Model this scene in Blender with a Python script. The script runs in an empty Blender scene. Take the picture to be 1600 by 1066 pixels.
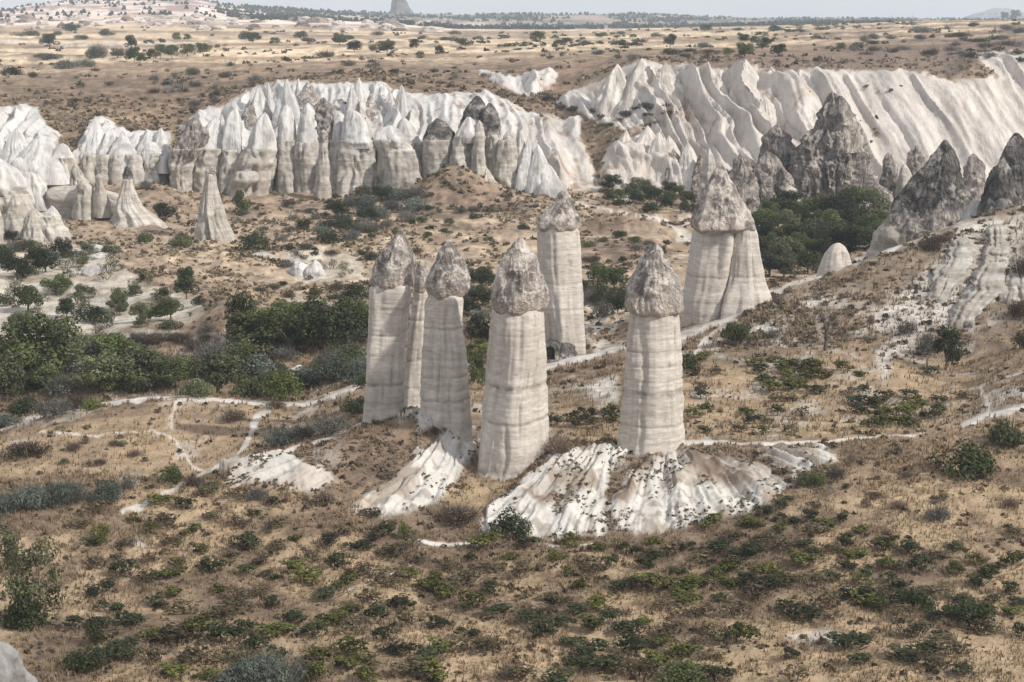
import bpy, math, random
import numpy as np
from mathutils import Vector
from mathutils.bvhtree import BVHTree

# ------------------------------------------------------------------ camera, light, exposure
F = 2790.0; CZ = 50.0; PITCH = math.radians(10.22)
CP, SP = math.cos(PITCH), math.sin(PITCH)
sc = bpy.context.scene
COL = sc.collection
cd = bpy.data.cameras.new("camera"); cam = bpy.data.objects.new("camera", cd); COL.objects.link(cam)
cd.sensor_width = 36.0; cd.lens = 36.0 * F / 1600.0; cd.clip_start = 1.0; cd.clip_end = 40000.0
cam.location = (0, 0, CZ); cam.rotation_euler = (math.radians(90) - PITCH, 0, 0)
sc.camera = cam
SUN_EL, SUN_AZ = math.radians(38), math.radians(119)     # azimuth clockwise from +Y (view direction)
w = bpy.data.worlds.new("World"); sc.world = w; w.use_nodes = True
nt = w.node_tree; nt.nodes.clear()
sky = nt.nodes.new("ShaderNodeTexSky"); sky.sky_type = 'NISHITA'; sky.sun_disc = False
sky.sun_elevation = SUN_EL; sky.sun_rotation = SUN_AZ
sky.altitude = 1100; sky.air_density = 1.0; sky.dust_density = 1.0; sky.ozone_density = 1.0
# a thin, even veil of high cloud over the blue
veil = nt.nodes.new("ShaderNodeMixRGB"); veil.inputs[0].default_value = .76; veil.inputs[2].default_value = (10.6, 10.3, 10.3, 1)
bg = nt.nodes.new("ShaderNodeBackground"); bg.inputs[1].default_value = 0.10
wo = nt.nodes.new("ShaderNodeOutputWorld")
nt.links.new(sky.outputs[0], veil.inputs[1]); nt.links.new(veil.outputs[0], bg.inputs[0]); nt.links.new(bg.outputs[0], wo.inputs[0])
sl = bpy.data.lights.new("sun", 'SUN'); sl.energy = 4.9; sl.angle = math.radians(2.0); sl.color = (1.0, 0.93, 0.83)
so = bpy.data.objects.new("sun", sl); COL.objects.link(so)
sd = Vector((math.sin(SUN_AZ) * math.cos(SUN_EL), math.cos(SUN_AZ) * math.cos(SUN_EL), math.sin(SUN_EL)))
so.rotation_euler = sd.to_track_quat('Z', 'Y').to_euler(); so.location = (0, 0, 300)
sc.view_settings.view_transform = 'Standard'; sc.view_settings.look = 'None'
sc.view_settings.exposure = -0.12; sc.view_settings.gamma = 1.0; sc.view_settings.use_curve_mapping = False
sc.cycles.use_denoising = True; sc.cycles.max_bounces = 5; sc.cycles.diffuse_bounces = 3
sc.cycles.volume_bounces = 1

R = random.Random(7); NR = np.random.RandomState(11)

def ray(px, py):
    """direction ratios dx/dy, dz/dy of the view ray through a pixel of the 1600 x 1066 photograph"""
    cx = (np.asarray(px, float) - 800) / F; cy = (533 - np.asarray(py, float)) / F
    dy = CP + cy * SP
    return cx / dy, (-SP + cy * CP) / dy
def world(px, py, Y):
    a, b = ray(px, py); return a * Y, np.asarray(Y, float) + 0 * a, CZ + b * Y
def project(x, y, z):
    zz = z - CZ
    dep = y * CP - zz * SP; up = y * SP + zz * CP
    dep = np.maximum(dep, 1e-3)
    return 800 + F * x / dep, 533 - F * up / dep

# ------------------------------------------------------------------ noise
def _h(ix, iy, iz, s):
    h = (ix.astype(np.int64) * 374761393 + iy.astype(np.int64) * 668265263 + iz.astype(np.int64) * 2147483647 + s * 974634777) & 0xFFFFFFFF
    h = ((h ^ (h >> 13)) * 1274126177) & 0xFFFFFFFF
    h = ((h ^ (h >> 16)) * 2246822519) & 0xFFFFFFFF
    return ((h ^ (h >> 15)) & 0xFFFFFF) / float(0xFFFFFF)
def n2(x, y, s=0):
    x = np.asarray(x, float); y = np.asarray(y, float) + 0 * x; x = x + 0 * y
    xi = np.floor(x); yi = np.floor(y); fx = x - xi; fy = y - yi
    fx = fx * fx * (3 - 2 * fx); fy = fy * fy * (3 - 2 * fy); z = np.zeros_like(xi)
    a = _h(xi, yi, z, s); b = _h(xi + 1, yi, z, s); c = _h(xi, yi + 1, z, s); d = _h(xi + 1, yi + 1, z, s)
    return (a + (b - a) * fx) * (1 - fy) + (c + (d - c) * fx) * fy
def n3(x, y, z, s=0):
    xi = np.floor(x); yi = np.floor(y); zi = np.floor(z); fx = x - xi; fy = y - yi; fz = z - zi
    fx = fx * fx * (3 - 2 * fx); fy = fy * fy * (3 - 2 * fy); fz = fz * fz * (3 - 2 * fz)
    r = []
    for k in (0, 1):
        a = _h(xi, yi, zi + k, s); b = _h(xi + 1, yi, zi + k, s); c = _h(xi, yi + 1, zi + k, s); d = _h(xi + 1, yi + 1, zi + k, s)
        r.append((a + (b - a) * fx) * (1 - fy) + (c + (d - c) * fx) * fy)
    return r[0] * (1 - fz) + r[1] * fz
def fb2(x, y, o=4, s=0, g=.5):
    t = 0; a = 1; n = 0
    for i in range(o):
        t = t + a * n2(x * 2 ** i + 17.3 * i, y * 2 ** i - 9.1 * i, s + i); n += a; a *= g
    return t / n
def fb3(x, y, z, o=3, s=0, g=.5):
    t = 0; a = 1; n = 0
    for i in range(o):
        t = t + a * n3(x * 2 ** i + 17.3 * i, y * 2 ** i - 9.1 * i, z * 2 ** i + 3.7 * i, s + i); n += a; a *= g
    return t / n
def rid(v): return 1 - np.abs(2 * v - 1)
def ss(a, b, v):
    t = np.clip((v - a) / (b - a), 0, 1); return t * t * (3 - 2 * t)
def vor3(x, y, z, s=0):
    """distances to the nearest and second nearest random point, id of the nearest"""
    xi = np.floor(x); yi = np.floor(y); zi = np.floor(z)
    f1 = np.full(x.shape, 9.); f2 = np.full(x.shape, 9.); cid = np.zeros(x.shape)
    for i in (-1, 0, 1):
        for j in (-1, 0, 1):
            for k in (-1, 0, 1):
                a, b, c = xi + i, yi + j, zi + k
                d = np.sqrt((a + _h(a, b, c, s) - x) ** 2 + (b + _h(a, b, c, s + 1) - y) ** 2 + (c + _h(a, b, c, s + 2) - z) ** 2)
                m = d < f1
                f2 = np.where(m, f1, np.minimum(f2, d)); cid = np.where(m, _h(a, b, c, s + 3), cid); f1 = np.where(m, d, f1)
    return f1, f2, cid
def gsm(a, sig, axis=-1):
    n = int(3 * sig + 1); k = np.exp(-.5 * (np.arange(-n, n + 1) / sig) ** 2); k /= k.sum()
    return np.apply_along_axis(lambda v: np.convolve(np.pad(v, n, mode='edge'), k, 'valid'), axis, a)
def mixc(a, b, t):
    t = np.asarray(t)[..., None]; return a * (1 - t) + np.asarray(b) * t

# ------------------------------------------------------------------ objects
def tag(o, label=None, cat=None, group=None, kind=None):
    if label: o["label"] = label
    if cat: o["category"] = cat
    if group: o["group"] = group
    if kind: o["kind"] = kind
    return o
def raw_mesh(name, v, f, mats, cols=None, smooth=True):
    """v (n,3); f (m,4) or (m,3) int array; cols (n,3)"""
    v = np.ascontiguousarray(v, np.float32); f = np.ascontiguousarray(f, np.int32)
    me = bpy.data.meshes.new(name); k = f.shape[1]
    me.vertices.add(len(v)); me.vertices.foreach_set("co", v.ravel())
    me.loops.add(f.size); me.loops.foreach_set("vertex_index", f.ravel())
    me.polygons.add(len(f)); me.polygons.foreach_set("loop_start", np.arange(0, f.size, k, dtype=np.int32))
    if smooth: me.polygons.foreach_set("use_smooth", np.ones(len(f), bool))
    if cols is not None:
        a = me.color_attributes.new("Col", 'FLOAT_COLOR', 'POINT')
        c = np.ones((len(v), 4), np.float32); c[:, :3] = np.clip(cols, 0, 1); a.data.foreach_set("color", c.ravel())
    me.update(); me.validate()
    for m in (mats if isinstance(mats, (list, tuple)) else [mats]): me.materials.append(m)
    return me
def put(name, me, parent=None, loc=None):
    o = bpy.data.objects.new(name, me); COL.objects.link(o)
    if parent: o.parent = parent
    if loc is not None: o.location = loc
    return o
def empty(name, loc):
    o = bpy.data.objects.new(name, None); o.empty_display_size = .5; COL.objects.link(o); o.location = loc; return o

# ------------------------------------------------------------------ materials
def mat(name, rough=.95, s1=.6, s2=4., lo=.82, hi=1.18, bump=.5, bdist=.15, strat=0.0, streak=None, crack=0.):
    m = bpy.data.materials.new(name); m.use_nodes = True; t = m.node_tree; N = t.nodes; L = t.links
    b = N["Principled BSDF"]; b.inputs["Roughness"].default_value = rough
    b.inputs["Specular IOR Level"].default_value = .15
    at = N.new("ShaderNodeAttribute"); at.attribute_name = "Col"
    ge = N.new("ShaderNodeNewGeometry")
    mp = N.new("ShaderNodeMapping"); L.new(ge.outputs["Position"], mp.inputs["Vector"])
    mp.inputs["Scale"].default_value = (1, 1, 1 + strat) if streak is None else streak
    a = N.new("ShaderNodeTexNoise"); a.inputs["Scale"].default_value = s1; a.inputs["Detail"].default_value = 6
    c = N.new("ShaderNodeTexNoise"); c.inputs["Scale"].default_value = s2; c.inputs["Detail"].default_value = 5; c.inputs["Roughness"].default_value = .65
    L.new(mp.outputs[0], a.inputs["Vector"]); L.new(mp.outputs[0], c.inputs["Vector"])
    ad = N.new("ShaderNodeMath"); ad.operation = 'ADD'; L.new(a.outputs[0], ad.inputs[0]); L.new(c.outputs[0], ad.inputs[1])
    mr = N.new("ShaderNodeMapRange"); L.new(ad.outputs[0], mr.inputs[0])
    mr.inputs[1].default_value = .7; mr.inputs[2].default_value = 1.3; mr.inputs[3].default_value = lo; mr.inputs[4].default_value = hi
    mu = N.new("ShaderNodeVectorMath"); mu.operation = 'SCALE'; L.new(at.outputs["Color"], mu.inputs[0]); L.new(mr.outputs[0], mu.inputs["Scale"])
    L.new(mu.outputs[0], b.inputs["Base Color"])
    if crack:
        vo = N.new("ShaderNodeTexVoronoi"); vo.feature = 'DISTANCE_TO_EDGE'; vo.inputs["Scale"].default_value = crack
        dv = N.new("ShaderNodeVectorMath"); dv.operation = 'MULTIPLY_ADD'; L.new(a.outputs["Color"], dv.inputs[0]); dv.inputs[1].default_value = (2.6 / crack * .45,) * 3; L.new(mp.outputs[0], dv.inputs[2]); L.new(dv.outputs[0], vo.inputs["Vector"])
        m2 = N.new("ShaderNodeMapRange"); L.new(vo.outputs["Distance"], m2.inputs[0]); m2.inputs[2].default_value = .07; m2.inputs[3].default_value = .55 if crack < .5 else .80; m2.inputs[4].default_value = 1.0
        s2_ = N.new("ShaderNodeVectorMath"); s2_.operation = 'SCALE'; L.new(mu.outputs[0], s2_.inputs[0]); L.new(m2.outputs[0], s2_.inputs["Scale"]); L.new(s2_.outputs[0], b.inputs["Base Color"])
        a3 = N.new("ShaderNodeMath"); a3.operation = 'ADD'; L.new(ad.outputs[0], a3.inputs[0]); L.new(m2.outputs[0], a3.inputs[1]); ad = a3
    if bump:
        bp = N.new("ShaderNodeBump"); bp.inputs["Strength"].default_value = bump; bp.inputs["Distance"].default_value = bdist
        L.new(ad.outputs[0], bp.inputs["Height"]); L.new(bp.outputs[0], b.inputs["Normal"])
    return m
def leafmat(name, rough=.7, tr=.25):
    m = bpy.data.materials.new(name); m.use_nodes = True; t = m.node_tree; N = t.nodes; L = t.links
    b = N["Principled BSDF"]; b.inputs["Roughness"].default_value = rough; b.inputs["Specular IOR Level"].default_value = .2
    at = N.new("ShaderNodeAttribute"); at.attribute_name = "Col"
    oi = N.new("ShaderNodeObjectInfo"); mr = N.new("ShaderNodeMapRange"); L.new(oi.outputs["Random"], mr.inputs[0])
    mr.inputs[3].default_value = .55; mr.inputs[4].default_value = 1.3
    mu = N.new("ShaderNodeVectorMath"); mu.operation = 'SCALE'; L.new(at.outputs["Color"], mu.inputs[0]); L.new(mr.outputs[0], mu.inputs["Scale"])
    L.new(mu.outputs[0], b.inputs["Base Color"])
    tl = N.new("ShaderNodeBsdfTranslucent"); L.new(mu.outputs[0], tl.inputs["Color"])
    mx = N.new("ShaderNodeMixShader"); mx.inputs[0].default_value = tr
    L.new(b.outputs[0], mx.inputs[1]); L.new(tl.outputs[0], mx.inputs[2])
    L.new(mx.outputs[0], N["Material Output"].inputs[0])
    return m
M_ground = mat("dry_earth", s1=.5, s2=3.2, lo=.62, hi=1.42, bump=.9, bdist=.25)
M_path = mat("white_dust", s1=.7, s2=5, lo=.9, hi=1.08, bump=.3, bdist=.08)
M_tuff = mat("pale_tuff", s1=.5, s2=2.2, lo=.86, hi=1.12, bump=.5, bdist=.2, strat=.3)
M_cliff = mat("fluted_tuff", s1=.45, s2=2.0, lo=.82, hi=1.14, bump=.7, bdist=.5, streak=(1, .35, .16))
M_grey = mat("craggy_tuff", s1=.7, s2=2.6, lo=.58, hi=1.38, bump=.9, bdist=.6, streak=(1, 1, .5), crack=.42)
M_shaft = mat("banded_tuff", s1=.9, s2=7., lo=.78, hi=1.17, bump=.9, bdist=.14, strat=3.0)
M_cap = mat("basalt_tuff", s1=.9, s2=3.6, lo=.64, hi=1.3, bump=1.0, bdist=.3, crack=.55)
M_leaf = leafmat("foliage"); M_twig = leafmat("twigs", .9, .0)
M_grass = leafmat("dry_grass", .9, .3); M_bark = mat("bark", s1=6, s2=30, bump=.4, bdist=.03)
# ------------------------------------------------------------------ terrain: curves seen in the photograph, each (px, py, distance)
Cv = [
 [(800,1900,60)],
 [(800,1400,95)],
 [(0,1066,128),(800,1066,131),(1600,1066,129)],
 [(0,930,151),(800,945,149),(1600,930,150)],
 [(-150,800,172),(0,790,174),(200,790,176),(300,775,178),(400,782,176),(550,805,171),(650,838,168),(750,847,167),(850,844,167),(1000,842,167),(1100,818,169),(1230,772,173),(1400,745,176),(1600,735,178)],
 [(-150,760,181),(0,755,182),(150,750,183),(300,748,184),(350,738,184),(380,727,184),(450,703,186),(560,664,188),(620,645,189),(655,640,189),(690,680,187),(740,728,181),(800,726,181),(850,712,181),(900,703,182),(960,699,183),(1065,691,184),(1200,693,184),(1300,689,184),(1440,680,186),(1500,670,190),(1540,652,194),(1600,632,198)],
 [(-150,700,205),(0,673,208),(100,643,212),(200,627,215),(300,623,216),(400,630,216),(480,633,216),(560,602,222),(640,650,200),(700,690,194),(760,700,196),(860,680,200),(970,662,205),(1100,640,212),(1300,640,212),(1450,640,211),(1530,625,210),(1600,590,214)],
 [(-150,640,236),(0,640,236),(300,615,238),(480,610,240),(560,580,245),(700,580,247),(800,600,240),(860,600,236),(900,595,236),(970,580,240),(1065,560,246),(1130,548,248),(1300,540,250),(1400,550,247),(1500,575,242),(1600,540,243)],
 [(-150,530,262),(0,535,262),(150,530,264),(300,512,266),(350,470,273),(480,500,268),(560,490,275),(640,480,285),(750,500,280),(855,570,258),(920,554,258),(975,545,256),(1065,522,262),(1130,497,266),(1200,460,270),(1300,423,275),(1400,383,280),(1500,343,285),(1600,318,290),(1750,290,295)],
 [(-150,440,315),(0,440,315),(300,430,318),(560,430,322),(700,440,315),(900,480,303),(1000,470,307),(1065,480,302),(1200,450,316),(1370,420,335),(1500,390,350),(1750,380,360)],
 [(-150,370,375),(0,375,372),(200,378,370),(350,380,372),(600,365,384),(750,355,392),(900,338,407),(1000,340,405),(1060,360,392),(1200,375,378),(1400,340,410),(1750,310,440)],
 [(-150,300,450),(0,298,450),(130,290,458),(250,280,468),(300,300,460),(400,302,460),(520,308,455),(600,310,450),(720,300,455),(850,298,458),(930,303,456),(1050,312,450),(1200,318,444),(1300,330,436),(1400,295,468),(1600,275,485)],
 [(-150,240,468),(0,240,468),(130,250,470),(270,240,474),(300,238,474),(380,235,475),(520,225,475),(600,228,475),(730,215,478),(850,235,480),(930,280,472),(1000,230,482),(1100,240,482),(1200,230,485),(1300,225,490),(1400,262,488),(1500,262,490),(1600,250,495)],
 [(-150,160,520),(0,165,520),(60,168,522),(100,180,522),(160,175,520),(230,200,512),(275,195,515),(310,182,520),(370,150,528),(430,128,534),(520,133,534),(580,128,536),(650,147,536),(740,150,540),(820,168,538),(880,182,536),(930,155,535),(1000,96,540),(1060,108,536),(1110,108,534),(1165,96,534),(1200,113,532),(1255,112,530),(1320,112,530),(1400,110,532),(1480,124,534),(1530,90,545),(1600,84,555)],
 [(-150,140,580),(0,140,580),(300,128,600),(430,118,610),(600,108,625),(740,112,620),(850,100,640),(1000,88,660),(1200,82,670),(1450,75,690),(1540,72,700),(1600,70,705)],
 [(-150,100,760),(0,100,760),(400,90,790),(700,82,820),(1000,72,860),(1200,66,880),(1400,52,960),(1600,40,1000)],
 [(-150,72,1050),(0,70,1080),(400,66,1120),(700,62,1150),(1000,56,1250),(1200,48,1300),(1350,36,1350),(1450,31,1350),(1600,30,1350)],
 [(-150,52,1600),(0,50,1650),(400,50,1650),(600,52,1600),(800,49,1800),(1100,44,1900),(1300,38,1900),(1450,34,1800),(1600,33,1800)],
 [(-150,38,2100),(0,36,2150),(120,30,2200),(250,24,2300),(400,30,2200),(520,34,2100),(620,36,2100),(700,45,2000),(800,47,2200),(1100,43,2400),(1300,39,2400),(1600,36,2400)],
 [(-150,30,2700),(0,22,2800),(130,8,2900),(300,4,3000),(350,18,3000),(420,25,2900),(600,36,2900),(750,47,3000),(900,44,3200),(1100,42,3200),(1300,38,3300),(1600,36,3300)],
 [(-150,24,3800),(0,12,3900),(60,3,4000),(110,-6,4000),(310,-6,4100),(350,2,4200),(430,8,4300),(520,13,4400),(600,17,4500),(700,19,4600),(850,18,4600),(1000,17,4700),(1100,24,4800),(1300,28,5000),(1600,30,5200)],
 [(800,36,8000)],
 [(800,42,11500)],
]
inner = np.arange(-60, 1661, 2.3)
outl = -60 - np.cumsum(np.geomspace(3, 160, 34))[::-1]; outr = 1660 + np.cumsum(np.geomspace(3, 160, 34))
PX = np.concatenate([outl, inner, outr]); NC = len(PX)
fine = np.arange(-400, 2001, 2.0)
cur = np.zeros((len(Cv), NC, 2))
for k, c in enumerate(Cv):
    c = np.array(c, float)
    a = gsm(np.interp(fine, c[:, 0], c[:, 1]), 5 if k > 3 else 12); b = gsm(np.interp(fine, c[:, 0], c[:, 2]), 14)
    cur[k, :, 0] = np.interp(PX, fine, a); cur[k, :, 1] = np.interp(PX, fine, b)
XC, YC, ZC = world(PX[None, :], cur[:, :, 0], cur[:, :, 1])
inm = (PX > -40) & (PX < 1640)
rows = []
for k in range(len(Cv) - 1):
    d = np.abs(cur[k + 1, inm, 0] - cur[k, inm, 0]).max()
    n = {0: 3, 1: 24, len(Cv) - 3: 6, len(Cv) - 2: 4}.get(k, int(max(8, d / 2.2)))
    rows += [k + j / n for j in range(n)]
rows.append(len(Cv) - 1.0); T = np.array(rows); NRW = len(T)
ki = np.minimum(T.astype(int), len(Cv) - 2); fr = (T - ki)[:, None]
def lerp(A): return A[ki] * (1 - fr) + A[ki + 1] * fr
GX, GY, GZ = lerp(XC), lerp(YC), lerp(ZC)
def rowsm(A, sig):
    n = int(3 * sig); k = np.exp(-.5 * (np.arange(-n, n + 1) / sig) ** 2); k /= k.sum()
    P = np.pad(A, ((n, n), (0, 0)), mode='reflect', reflect_type='odd')
    return sum(k[i] * P[i:i + A.shape[0]] for i in range(2 * n + 1))
GX, GY, GZ = rowsm(GX, 2.5), rowsm(GY, 2.5), rowsm(GZ, 2.5)
TT = np.repeat(T[:, None], NC, 1); PXG = np.repeat(PX[None, :], NRW, 0)
_, PYG = project(GX, GY, GZ)

def pdist(poly, x, y):
    """signed distance in pixels, positive inside the polygon"""
    poly = np.array(poly, float); d = np.full(x.shape, 1e9); ins = np.zeros(x.shape, bool)
    n = len(poly)
    for i in range(n):
        ax, ay = poly[i]; bx, by = poly[(i + 1) % n]
        ex, ey = bx - ax, by - ay; t = np.clip(((x - ax) * ex + (y - ay) * ey) / (ex * ex + ey * ey + 1e-9), 0, 1)
        d = np.minimum(d, (x - ax - t * ex) ** 2 + (y - ay - t * ey) ** 2)
        if ay != by:
            c = ((ay > y) != (by > y)) & (x < (bx - ax) * (y - ay) / (by - ay) + ax); ins ^= c
    return np.where(ins, 1, -1) * np.sqrt(d)
def ldist(line, x, y):
    """distance to a polyline divided by its half width (vertical distances count more: the ground recedes)"""
    d = np.full(x.shape, 1e9)
    for (ax, ay, aw), (bx, by, bw) in zip(line[:-1], line[1:]):
        ex, ey = bx - ax, by - ay; t = np.clip(((x - ax) * ex + (y - ay) * ey) / (ex * ex + ey * ey + 1e-9), 0, 1)
        d = np.minimum(d, np.sqrt((x - ax - t * ex) ** 2 + (y - ay - t * ey) ** 2) / (.5 * (aw * (1 - t) + bw * t)))
    return d
W_cliff = [
 [(-200,165),(60,168),(75,200),(95,215),(80,250),(112,262),(115,240),(140,200),(162,182),(200,205),(265,208),(262,240),(225,262),(130,252),(100,300),(60,300),(-200,330)],
 [(270,300),(276,240),(282,198),(330,170),(390,140),(440,124),(520,132),(600,130),(640,149),(760,148),(812,168),(840,182),(905,184),(912,230),(938,290),(932,306),(860,292),(820,300),(760,300),(640,308),(420,300),(330,292)],
 [(745,115),(800,118),(870,112),(860,140),(835,152),(800,145)],
 [(862,160),(900,140),(960,112),(1000,94),(1060,103),(1130,107),(1160,94),(1215,120),(1250,108),(1320,112),(1370,108),(1400,110),(1440,114),(1490,128),(1560,118),(1518,82),(1820,70),(1820,300),(1500,300),(1390,310),(1200,330),(1080,312),(960,312),(935,270),(950,225),(1005,205),(930,192),(905,178)],
]
W_fan = [
 [(735,690),(700,695),(650,720),(600,765),(548,802),(600,812),(650,800),(690,775),(720,740),(745,715)],
 [(860,725),(930,700),(975,700),(955,740),(945,790),(948,840),(900,838),(790,835),(750,830),(760,800),(810,765)],
 [(985,735),(1050,697),(1090,715),(1180,718),(1200,745),(1235,765),(1180,800),(1100,825),(1010,840),(965,835),(950,800)],
 [(1180,712),(1290,700),(1305,720),(1240,752)],
 [(618,648),(655,636),(668,655),(695,682),(660,684),(640,662)],
 [(362,728),(440,722),(480,745),(530,762),(480,778),(400,764),(352,772)],
]
W_right = [
 [(1330,522),(1400,460),(1470,400),(1495,350),(1640,330),(1600,380),(1570,450),(1500,503),(1440,520),(1400,560),(1370,560),(1390,520)],
 [(1150,512),(1230,470),(1300,470),(1300,540),(1200,540)],
 [(900,600),(960,590),(965,625),(925,625)],
 [(1380,600),(1370,560),(1400,540)],
 [(1500,650),(1600,600),(1640,610),(1640,650),(1560,655)],
 [(1230,995),(1290,985),(1325,1000),(1290,1018)],
]
W_misc = [
 [(1060,330),(1100,340),(1080,400),(1050,400)], [(440,395),(500,400),(500,440),(465,440)], [(160,395),(175,380),(190,400),(180,410)],
 [(930,560),(1000,470),(960,455),(900,480)], [(540,560),(560,560),(560,610),(480,625)], [(250,628),(300,628),(280,650),(262,665)],
 [(205,845),(225,840),(230,860)], [(175,1005),(200,1030),(195,1045),(180,1020)],
]
ORCH = [(-200,400),(40,395),(60,378),(115,385),(170,408),(240,450),(310,470),(330,497),(260,520),(100,536),(-200,548)]
ORCH2 = [(470,380),(560,405),(585,440),(500,440)]
GOLD = [[(1070,575),(1300,560),(1440,575),(1520,620),(1500,668),(1300,688),(1070,686),(870,700),(860,640),(1000,640)],
        [(150,655),(400,650),(380,700),(340,735),(150,745),(-100,745),(-100,700)],
        [(240,385),(560,380),(600,470),(420,480),(300,430)],
        [(690,760),(790,735),(800,760),(740,800),(690,790)],
        [(560,330),(840,345),(840,410),(560,400)]]
PATHS = [
 [(-60,695,6),(0,672,6),(50,655,6),(120,640,6),(180,628,8),(250,622,8),(330,625,7),(420,631,8),(480,634,6),(520,620,4),(570,600,5)],
 [(425,632,14),(402,655,12),(388,690,12),(370,715,9),(330,735,10),(290,757,8),(240,780,9),(190,800,7)],
 [(235,672,4),(270,685,4),(290,712,5),(300,730,5),(322,738,6)], [(60,674,3),(150,680,3),(235,672,3)],
 [(280,626,10),(266,650,8),(270,672,5)],
 [(378,728,5),(450,705,5),(540,672,5),(620,645,6),(656,635,7)],
 [(850,576,12),(900,562,12),(978,545,9)],
 [(1055,690,7),(1180,693,6),(1300,690,5),(1380,683,4),(1445,678,4)],
 [(1063,528,22),(1100,515,16),(1150,495,13),(1200,461,9),(1260,437,8),(1330,410,8),(1400,384,9),(1450,362,8),(1500,345,8)],
 [(1085,560,7),(1105,530,8),(1150,500,8)],
 [(1505,662,9),(1545,648,12),(1600,640,16),(1660,630,14)], [(1547,648,8),(1541,622,6),(1530,604,5)], [(1530,604,3),(1600,580,3)],
 [(650,846,5),(700,851,6),(760,845,5),(800,835,4)], [(840,852,3),(880,855,3),(930,850,2)], [(545,920,3),(600,902,3),(650,882,3)],
 [(975,700,14),(950,715,12),(930,730,6)], [(0,62,3),(120,72,3),(300,66,3)], [(700,690,10),(760,688,6)],
 [(900,318,4),(960,330,4),(1040,345,5),(1075,378,6)],
]
# noise displacement of the ground
wx = (fb2(GX / 30, GY / 30, 3, 5) - .5)
near = ss(1500, 500, GY)
GZ = GZ + near * ((fb2(GX / 14, GY / 14, 4, 21) - .5) * 1.3 + (fb2(GX / 2.2, GY / 2.2, 2, 31) - .5) * .35)
GZ = GZ + (1 - near) * (fb2(GX / 120, GY / 160, 4, 41) - .5) * np.clip(GY / 400, 0, 9)
jit = (fb2(PXG / 22, PYG / 14, 4, 51) - .5)
jx, jy = PXG + jit * 14, PYG + (fb2(PXG / 18, PYG / 12, 4, 61) - .5) * 12
band = lambda y0, y1: None
cl = np.full(GX.shape, -1e9)
sel = (TT > 10.2) & (TT < 14.3)
ii = np.where(sel)
if True:
    x_, y_ = jx[ii], jy[ii]; m = np.full(x_.shape, -1e9)
    for p in W_cliff: m = np.maximum(m, pdist(p, x_, y_))
    cl[ii] = m
clm = ss(-1.2, 2.2, cl + 6 * (fb2(PXG / 5, PYG / 5, 3, 66) - .5)); clw = ss(-6, 14, cl)
# flutes and ribs on the white cliffs
rp = ss(1230, 1320, PXG)
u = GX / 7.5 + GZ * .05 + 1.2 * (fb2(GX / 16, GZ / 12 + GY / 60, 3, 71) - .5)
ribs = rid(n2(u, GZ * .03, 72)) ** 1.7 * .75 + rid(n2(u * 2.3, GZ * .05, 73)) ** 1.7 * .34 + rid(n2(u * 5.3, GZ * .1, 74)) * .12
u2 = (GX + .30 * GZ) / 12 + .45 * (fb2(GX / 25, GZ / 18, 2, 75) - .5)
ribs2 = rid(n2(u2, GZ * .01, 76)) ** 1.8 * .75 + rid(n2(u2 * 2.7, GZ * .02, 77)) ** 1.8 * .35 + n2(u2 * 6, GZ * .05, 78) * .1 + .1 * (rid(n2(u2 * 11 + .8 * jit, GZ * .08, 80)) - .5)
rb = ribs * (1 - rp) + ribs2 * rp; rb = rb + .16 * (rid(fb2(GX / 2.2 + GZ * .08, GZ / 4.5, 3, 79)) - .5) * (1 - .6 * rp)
amp = (10.5 * (1 - rp) + 9.0 * rp) * clw * ss(10.9, 11.6, TT)
GY = GY - amp * (rb - .5); GZ = GZ + amp * (.55 - .2 * rp) * (rb - .5)
# rills down the white fans
fan = np.full(GX.shape, -1e9); fi = np.where((TT > 3.5) & (TT < 6.2))
m = np.full(fi[0].shape, -1e9)
for p in W_fan: m = np.maximum(m, pdist(p, jx[fi], jy[fi]))
fan[fi] = m; fanm = ss(-2, 3, fan); fanw = ss(-14, 10, fan)
n_f0 = fb2(GX / 1.1, GY / 1.6, 3, 103)
apx = np.where(PXG < 760, 760, np.where(PXG < 955, 965, 1040)); apy = 640.
ang = (PXG - apx) / np.maximum(PYG - apy, 20)
rl = rid(n2(ang * 3.6 + jit * .5, PYG / 70, 81)) * .52 + rid(n2(ang * 11 + jit * .9, PYG / 45, 82)) * .28 + rid(n2(ang * 29 + jit * 1.6, PYG / 28, 83)) * .12 + n_f0 * .08
GZ = GZ + fanw * (rl - .5) * 1.9
# brown mound below the grey spires, small bumps and terraces
def bump(px, Y, h, rx, ry, py=None, p=2.):
    global GZ
    x0 = float(ray(px, py or 300)[0] * Y)
    d = ((GX - x0) / rx) ** 2 + ((GY - Y) / ry) ** 2
    GZ = GZ + h * np.exp(-d ** (p / 2)) * (1 + .25 * (fb2(GX / 4, GY / 6, 3, 88) - .5))
bump(712, 446, 8.0, 12, 12, 290, 1.6); bump(560, 440, 1.5, 10, 10); bump(930, 425, 2.0, 14, 8, 330); bump(985, 395, 2.5, 12, 6, 350)
bump(697, 186.3, 1.7, 3.6, 4.5, 680); bump(540, 182, 1.3, 8, 4.5, 700); bump(480, 355, 2.2, 6, 5, 410); bump(1010, 330, 2.5, 12, 8, 430); bump(900, 250, 1.2, 8, 5, 590); bump(150, 178, 1.0, 20, 6, 780); bump(1440, 172, .8, 14, 6, 780)
tz = GZ * .55 + (fb2(GX / 40, GY / 40, 2, 91) - .5) * 3
st = (np.floor(tz) + ss(.62, 1.0, tz - np.floor(tz)) - tz) / .55
ter = ss(8.0, 8.6, TT) * ss(11, 10.5, TT) + .9 * ss(14.2, 15, TT) * ss(17.5, 16.5, TT)
GZ = GZ + st * ter * .75
PXP, PYP = project(GX, GY, GZ)
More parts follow.
